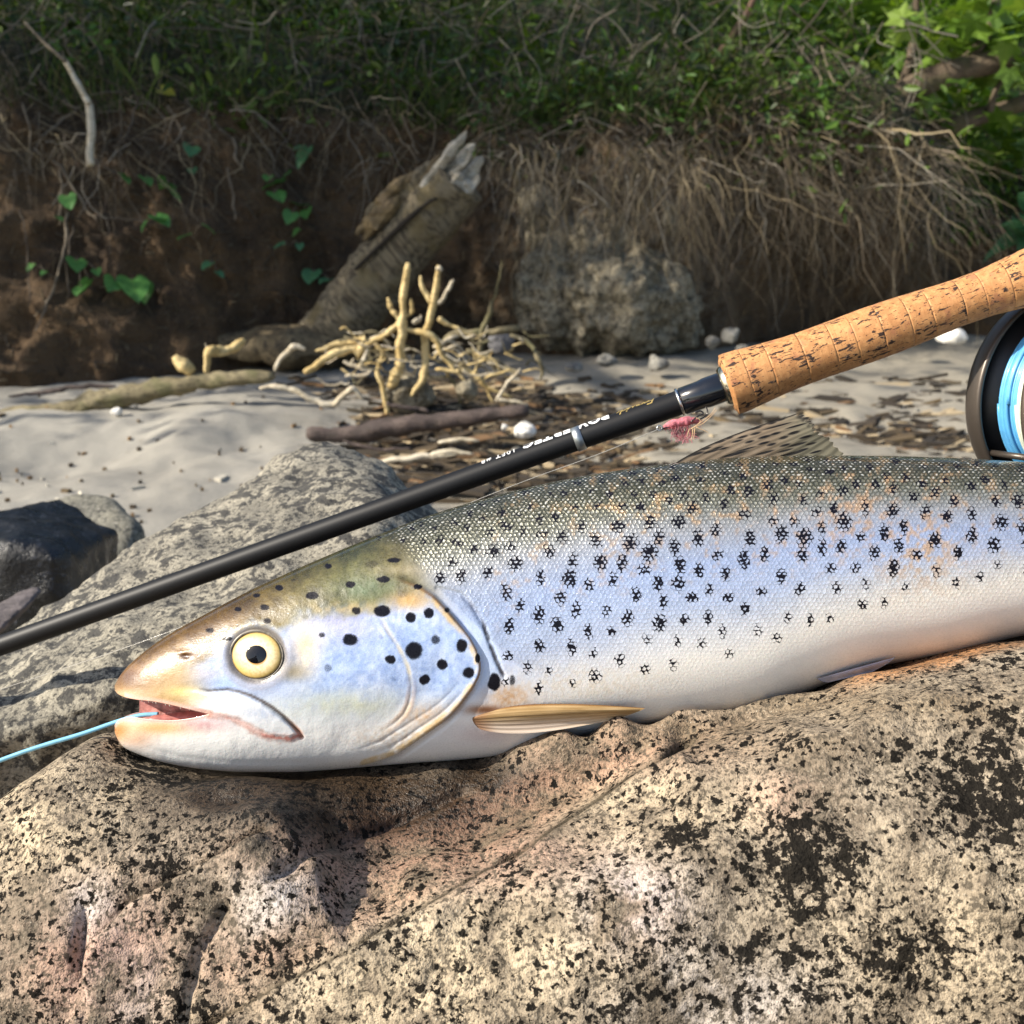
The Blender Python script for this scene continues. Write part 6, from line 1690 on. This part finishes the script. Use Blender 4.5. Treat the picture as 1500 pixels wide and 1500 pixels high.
mb = MB()
for k in range(650):
    px = rg.uniform(-200, 1420); py = rg.uniform(-20, 230)
    l = lip_of(px); p = at_y(px, py, l[1] + rg.uniform(-.06, .15))
    L = rg.uniform(.05, .28); d = rg.normal(size=3) * [1, .35, .9]; d /= np.linalg.norm(d)
    q = smooth_line(np.array([p, p + d * L * .5 + rg.normal(0, .02, 3), p + d * L + rg.normal(0, .03, 3)]), 7)
    V, Q, T = tube(q, rg.uniform(.0010, .0028), 4, False)
    mb.add(V, Q, col=np.tile(np.array([(.20,.17,.13),(.10,.075,.05),(.30,.27,.21),(.06,.05,.03)][rg.integers(0, 4)]) * rg.uniform(.6, 1.2), (len(V), 1)))
o = mb.build('twigs', m_grass, None, True, color=('col',))
tag(o, 'tangle of thin bare twigs along the upper bank', 'twigs', kind='stuff')
# ---- thicker roots: parts of the bank
m_root = mat_wood('bank_root', (0.13, 0.10, 0.065), (0.22, 0.175, 0.12))
m_droot = mat_wood('bank_root_dark', (0.05, 0.036, 0.024), (0.10, 0.075, 0.05))
def on_bank(L, off=.035):
    return np.array([bank_hit(a, b) + [0, -off - (c[0] if c else 0), 0] for (a, b, *c) in L])
ROOTS = [[(36,300),(46,350),(53,440)],[(110,300),(106,350),(95,400),(78,440),(62,478)],[(92,235),(112,270),(128,300),(152,330)],[(118,320),(115,380),(110,430)],[(0,55),(20,85),(42,112)],[(50,150),(52,200),(56,240),(48,262)],[(128,150),(160,140),(200,128),(225,124)],
  [(90,172),(112,162),(128,150)],[(185,120),(182,160),(190,230)],[(212,150),(196,190),(176,218)],[(258,165),(250,195),(242,215)],[(62,118),(90,135),(118,152)],[(265,140),(310,168),(345,195),(362,210)],[(348,198),(355,228),(366,244)],[(347,245),(346,290),(341,322)],
  [(150,310),(185,312),(215,320),(262,338)],[(96,235),(98,280),(103,330)],[(560,100),(585,140),(600,175)],[(560,145),(550,185),(545,220)],[(585,170),(600,205),(610,225)],[(500,105),(530,150),(560,195)],[(560,200),(575,175),(582,172)],[(640,165),(632,200),(632,230)],[(610,235),(590,190),(575,160)],
  [(795,218),(806,258),(815,300),(822,345),(830,360)],[(912,220),(912,262),(910,310)],[(862,210),(866,250),(870,300)],[(935,190),(922,208),(915,225)],[(742,235),(740,300),(738,350)],[(755,280),(752,330),(758,360)],[(985,190),(995,230),(1000,280)],[(1020,175),(1008,205),(1000,240)],
  [(840,170),(834,200),(836,232)],[(1090,330),(1076,370),(1062,400)],[(1120,300),(1105,350),(1092,400)],[(1180,290),(1172,340),(1160,400)],[(1230,300),(1228,350),(1222,410)],[(1280,300),(1290,350),(1296,400)],[(1150,210),(1165,240),(1200,270)],[(1330,330),(1352,360),(1372,390)],
  [(1200,180),(1240,190),(1290,210)],[(1140,280),(1135,340),(1140,420)],[(1060,300),(1050,360),(1040,420)],[(1255,230),(1262,290),(1258,350)],[(380,80),(420,110),(465,135)],[(690,100),(712,125),(730,150)],[(420,50),(445,75),(468,90)],[(720,95),(732,130),(736,160)]]
for k, L in enumerate(ROOTS):
    P = smooth_line(on_bank(L, .05 if L[0][0] < 1040 else .12), 18)
    P = P + np.stack([fbm(P + 5, 22, 2, 200 + k + c) for c in range(3)], -1) * .012
    r_ = rg.uniform(.0028, .0065)
    V, Q, T = tube(P, np.linspace(r_, r_ * .55, 18), 6, True, .3, k, 60)
    mesh('root', V, [Q, T], m_root if k % 3 else m_droot, bank)
# white peeled stick
bs = empty('birch_stick', tuple(bank_hit(132, 245)))
tag(bs, 'bent white-barked stick hanging over the earth bank at upper left', 'stick')
for k, (L, r0, r1, mt) in enumerate([([(36,32),(62,60),(80,76),(96,90)], .005, .007, m_root), ([(96,90),(108,112),(118,130),(130,152)], .009, .011, m_pale), ([(130,152),(133,175),(134,200),(131,225),(133,242)], .013, .014, m_pale)]):
    P = smooth_line(np.array([at_y(a, b, 4.0 - .02 * j) for j, (a, b) in enumerate(L)]), 14)
    V, Q, T = tube(P, np.linspace(r0, r1, 14), 10, True, .2, k, 60); mesh('stem', V, [Q, T], mt, bs)
st_ = empty('bare_stem', tuple(at_y(1025, 118, 4.4)))
tag(st_, 'slanting reddish bare stem above the bank right of centre', 'stem')
for L, r_ in (([(1022,122),(1050,85),(1078,45),(1100,8),(1112,-30)], .016), ([(1046,100),(1062,72),(1080,52)], .006)):
    V, Q, T = tube(smooth_line(np.array([at_y(a, b, 4.45) for a, b in L]), 16), np.linspace(r_, r_ * .7, 16), 10, True, .2, 3, 40); mesh('stem', V, [Q, T], mat_wood('red_stem', (0.12, 0.065, 0.04), (.19, .11, .07)) if r_ > .01 else m_root, st_)

# ---- broad-leaved seedlings on the slope: every leaf its own piece
def heart_leaf():
    nr_, ns_ = 9, 10
    V = []
    for i in range(ns_):
        s_ = i / (ns_ - 1)
        w = .50 * math.sin(math.pi * min(1, (s_ * .92 + .08)) ** .75) ** .8 * (1 - .25 * s_)
        for j in range(nr_):
            t = (j / (nr_ - 1) - .5) * 2
            back_ = -.16 * abs(t) * (1 - s_) ** 2
            V.append([s_ + back_ + .012 * math.sin(j * 2.4 + i), w * t, .10 * abs(t) * w * 2 - .18 * s_ ** 2 + .02 * math.sin(i * 1.7 + j)])
    return np.array(V), grid_faces(ns_, nr_)
HV, HQ = heart_leaf()
def mat_broad(name, c1, c2):
    m = NT(name); o = m.obj()
    n_ = m.noise(o, 6, 3)
    c = m.mix(m.ramp(n_, .35, .65), c1, c2)
    sy_ = m.n('SeparateXYZ', {0: o}).outputs[1]
    vein = m.ramp(m.math('ABSOLUTE', sy_), 0.02, 0.0)
    c = m.mix(m.math('MULTIPLY', vein, .5), c, (0.16, 0.24, 0.06))
    p = m.n('BsdfPrincipled', {'Base Color': c, 'Roughness': .45}); t = m.n('BsdfTranslucent', {'Color': c})
    x = m.n('MixShader', {0: .3, 1: p, 2: t}); m.t.links.new(x.outputs[0], m.out.inputs[0])
    return m.m
m_br = [mat_broad('broad_leaf_a', (0.075, 0.21, 0.045), (0.115, 0.29, 0.07)), mat_broad('broad_leaf_b', (0.06, 0.18, 0.075), (0.10, 0.25, 0.11)), mat_broad('broad_leaf_yellow', (.35, .34, .04), (.42, .40, .06))]
leaf_me = []
for mm in m_br:
    o = mesh('leaf', HV, [HQ], mm); leaf_me.append(o.data); bpy.data.objects.remove(o)
def add_leaf(parent, p, size, az, pit, roll, me, name='leaf', wide=1.0):
    o = bpy.data.objects.new(name, me); COL.objects.link(o)
    M = Matrix.Translation(p) @ Matrix.Rotation(az, 4, 'Z') @ Matrix.Rotation(-pit, 4, 'Y') @ Matrix.Rotation(roll, 4, 'X') @ Matrix.Diagonal((size, size * wide, size, 1))
    o.parent = parent; o.matrix_parent_inverse = Matrix.Identity(4)
    o.matrix_basis = parent.matrix_world.inverted() @ M
    return o
SEED = [(240,266,[(0,0,34),(22,8,28),(-18,-4,20)],0,'broad-leaved seedling on the slope right below the white-barked stick'), (236,312,[(0,0,28),(-14,8,18),(12,6,18)],0,'leafy seedling on the brown slope under the broad-leaved one'),
  (292,222,[(0,0,24),(-4,22,14)],1,'small upright two-leaf seedling high on the slope'), (420,262,[(0,0,28),(-10,16,26),(14,-8,22),(-16,-6,16)],0,'four-leaf seedling on the slope left of the leaning trunk'),
  (446,300,[(0,0,28),(14,16,20),(-10,14,22),(4,34,12)],0,'seedling with drooping leaves just below the four-leaf one'), (464,220,[(0,0,28),(-18,4,14)],1,'pale green seedling at the top of the slope left of the trunk'),
  (466,392,[(0,0,28),(16,12,20)],1,'bluish green seedling low on the slope beside the leaning trunk'), (206,416,[(0,0,44),(-22,-8,30),(18,-4,26)],0,'largest broad-leaved seedling low on the slope above the log'),
  (130,384,[(0,0,28),(10,20,22),(-2,30,20),(18,14,14)],0,'cluster of green seedling leaves low at the left slope'), (116,286,[(0,0,24),(-26,30,12)],0,'single round green leaf left on the slope under the hanging stick'),
  (284,342,[(0,0,20),(22,-12,18)],0,'tiny pair of leaves in the middle of the brown slope'), (314,392,[(0,0,18),(8,14,14)],1,'narrow seedling low on the slope between log and trunk'),
  (66,388,[(0,0,12),(4,6,9)],0,'tiny dark seedling near the left edge of the slope'), (182,258,[(0,0,18),(8,-6,12)],0,'small leaf pair directly right of the white-barked stick foot'),
  (243,130,[(0,0,20)],2,'bright yellow leaf at the edge of the bank top'), (430,362,[(0,0,16),(14,4,12)],1,'faint bluish leaf pair on the slope left of the trunk base')]
for k, (px, py, LL, mi, lab) in enumerate(SEED):
    b = bank_hit(px, py)
    t = empty('seedling', tuple(b)); tag(t, lab, 'plant')
    for j, (dx, dy, sz) in enumerate(LL):
        p = bank_hit(px + dx, py + dy) + [0, -.06, .01]
        size = sz / F_PX * p[1] * 1.15
        V, Q, T = tube(smooth_line(np.array([b + [0, .02, -.02], (b + p) / 2 + [0, -.015, .01], p]), 6), .0018, 5); mesh('stalk', V, [Q, T], m_root, t)
        add_leaf(t, p, size, R(-90) + rg.normal(0, .9), R(-20) + rg.normal(0, .25), rg.normal(0, .3), leaf_me[mi])
# big-leaved plant at the right edge
t = empty('fern', tuple(at_y(1492, 330, 4.6))); tag(t, 'dark green broad-fronded fern at the right edge above the cork handle', 'fern')
for k in range(11):
    px0, py0 = 1496 + rg.uniform(-8, 30), 335 + rg.uniform(-20, 15)
    add_leaf(t, at_y(px0, py0, 4.55 + rg.normal(0, .04)), rg.uniform(.16, .30), R(-90) + rg.normal(-.9, .8), R(rg.uniform(-25, 35)), rg.normal(0, .3), leaf_me[1], 'frond', .38)
V, Q, T = tube(np.array([at_y(1500, 380, 4.62), at_y(1502, 350, 4.6), at_y(1498, 330, 4.58)]), .006, 6); mesh('stalk', V, [Q, T], m_root, t)

# ---- maple with two leaning trunks at the upper right
mp = empty('maple_tree', tuple(at_y(1290, 230, 5.6)))
tag(mp, 'leafy maple with two slanting brown trunks at upper right', 'tree')
m_bark = mat_wood('maple_bark', (0.075, 0.052, 0.033), (0.13, 0.095, 0.062), moss=.35)
for L, y, r_ in (([(1240,200),(1268,168),(1310,146),(1352,122),(1400,104),(1450,92),(1560,60),(1700,10)], 4.45, .060), ([(1270,240),(1310,214),(1350,198),(1400,182),(1450,166),(1500,150),(1600,110)], 4.6, .046), ([(1310,146),(1330,100),(1340,40),(1345,-40)], 4.5, .02), ([(1400,104),(1440,60),(1460,0),(1470,-60)], 4.47, .025), ([(1450,166),(1460,130),(1490,90)], 4.55, .014)):
    V, Q, T = tube(smooth_line(np.array([at_y(a, b, y) for a, b in L]), 40), np.linspace(r_, r_ * .6, 40), 14, True, .18, 5, 20); mesh('trunk', V, [Q, T], m_bark, mp)
LGR = [(.11,.20,.025),(.15,.25,.03),(.09,.165,.022),(.19,.28,.04)]
Cc = []
for (px, py, rx, ry, n, y) in ((1465,40,70,32,260,4.7),(1385,25,60,40,130,5.0),(1430,140,60,20,120,5.9),(1340,186,40,24,60,6.2),(1450,240,60,40,220,6.6),(1290,40,70,45,160,5.2),(1200,40,80,60,160,5.2),(1490,60,30,40,90,4.7),(1390,270,50,40,120,6.6),(1150,90,60,50,90,4.9),(1480,300,40,40,90,6.4),(1400,235,55,30,200,5.3),(1470,200,40,25,120,5.2),(1350,160,30,16,50,4.9),(1180,0,60,50,110,5.0)):
    a = np.stack([rg.normal(px, rx, n), rg.normal(py, ry, n)], -1)
    Cc += [at_y(q[0], q[1], y + rg.normal(0, .25)) for q in a]
C = np.array(Cc); n = len(C)
ordr = np.argsort(C[:, 1]); near_i, rest = ordr[:150], ordr[150:]
V, F, K = leaves(C[rest], rg.uniform(.06, .13, len(rest)), shades(len(rest), rg, LGR, .3), rg, MAPLE_T, MAPLE_F, .45, .5)
o = mesh('crown', V, [F], m_leaf, mp, {'col': ('C', K)}, False); o['kind'] = 'stuff'
mlm = []
for c_ in LGR:
    o = mesh('leaf', MAPLE_T, [MAPLE_F], m_leaf, None, {'col': ('C', np.tile(np.array(c_), (11, 1)))}, False); mlm.append(o.data); bpy.data.objects.remove(o)
for i in near_i:
    add_leaf(mp, C[i], rg.uniform(.07, .13), rg.uniform(0, 6.28), R(rg.normal(-20, 25)), rg.normal(0, .5), mlm[rg.integers(0, 4)])
# leafy sprays hanging over the bank edge
SPR = [(765,140,52,30,90,'bramble spray with pale leaves hanging over the bank left of centre'), (790,185,45,25,80,'bramble spray dangling lowest over the bank above the clay mound'), (985,170,40,28,80,'bramble spray over the bank edge right of centre'),
  (900,120,60,30,100,'leafy spray on the bank edge above the clay mound'), (1030,130,40,25,60,'light green spray beside the foot of the slanting reddish stem'), (500,40,80,30,110,'leafy spray high above the dark hollow left of centre'), (620,110,50,40,60,'leafy spray above the broken end of the leaning trunk'),
  (310,150,36,40,60,'bluish green weed on the bank edge right of the yellow leaf'), (110,70,60,40,80,'bright grass-green weed at top left behind the bent white stick'), (1190,120,60,40,90,'pale leafy spray over the hanging straw at right')]
for k, (px, py, rx, ry, n, lab) in enumerate(SPR):
    l = lip_of(px); y = l[1] + .02 if py > 60 else l[1] + .35
    t = empty('bramble', tuple(at_y(px, py - ry, y))); tag(t, lab, 'shrub')
    a = np.stack([rg.normal(px, rx * .6, n), rg.normal(py, ry * .6, n)], -1)
    C = np.array([at_y(q[0], q[1], y + rg.normal(-.02, .07)) for q in a])
    V, F, K = leaves(C, rg.uniform(.022, .05, n), shades(n, rg, [(.06,.14,.022),(.085,.18,.03),(.05,.11,.02)], .3), rg, droop=.5)
    mesh('foliage', V, [F], m_leaf, t, {'col': ('C', K)}, False)
    for j in range(4):
        q = np.array([at_y(px + rg.normal(0, rx * .3), py - ry * 1.3, y + .1), at_y(px + rg.normal(0, rx * .5), py, y), at_y(px + rg.normal(0, rx * .8), py + ry * .8, y - .03)])
        V, Q, T = tube(smooth_line(q, 10), .003, 5); mesh('stem', V, [Q, T], m_root, t)

# ---- tree left of the picture whose crown shades the beach and the bank
tr = empty('beech_tree', (-4.9, 4.9, 1.2)); tag(tr, 'large spreading tree left of the view shading the bank and sand', 'tree')
tv = smooth_line(np.array([(-4.9,4.9,.9),(-4.8,4.6,1.8),(-4.6,3.8,2.6),(-4.3,2.8,3.0),(-4.0,1.9,3.1)]), 30)
V, Q, T = tube(tv, np.linspace(.17, .04, 30), 14, True, .12, 3, 6); mesh('trunk', V, [Q, T], m_bark, tr)
CL = np.array([0, .55, 0, 0, 0, 0]) + np.array([(-4.0,1.9,2.7,.9,.55,.8),(-3.6,2.4,2.3,.8,.6,.7),(-4.6,2.8,3.0,1.0,.7,.9),(-3.2,3.0,2.7,.8,.6,.7),(-4.2,3.6,3.6,1.0,.8,.8),(-2.6,3.6,3.0,.8,.6,.6),(-2.4,2.9,2.5,.6,.5,.5),(-3.4,1.9,2.1,.5,.45,.5),(-1.8,4.2,3.3,.9,.7,.6),(-1.6,3.6,2.9,.7,.5,.5)])
Cc = []
for c in CL:
    nn_ = int(1500 * c[3] * c[5]); Cc.append(c[:3] + rg.normal(0, .5, (nn_, 3)) * c[3:])
    V, Q, T = tube(smooth_line(np.array([tv[18], (tv[18] + c[:3]) / 2 + [0, 0, .15], c[:3]]), 14), np.linspace(.03, .008, 14), 6); mesh('limb', V, [Q, T], m_bark, tr)
C = np.vstack(Cc)
for (p, r_) in (((-.35, 3.0, .32), .50), ((.05, 3.0, .15), .14), ((.75, 2.65, 0), .20), ((1.2, 2.9, 0), .15), ((-.95, 3.0, .1), .16), ((-.3, 2.6, .0), .12), ((.6, 3.7, .5), .12)):   # gaps the sun comes through
    q = C - np.array(p); C = C[np.linalg.norm(q - (q @ SUN_DIR)[:, None] * SUN_DIR, axis=1) > r_]
n = len(C)
V, F, K = leaves(C, rg.uniform(.07, .13, n), shades(n, rg, GREENS, .3), rg)
mesh('crown', V, [F], m_leaf, tr, {'col': ('C', K)}, False)['kind'] = 'stuff'
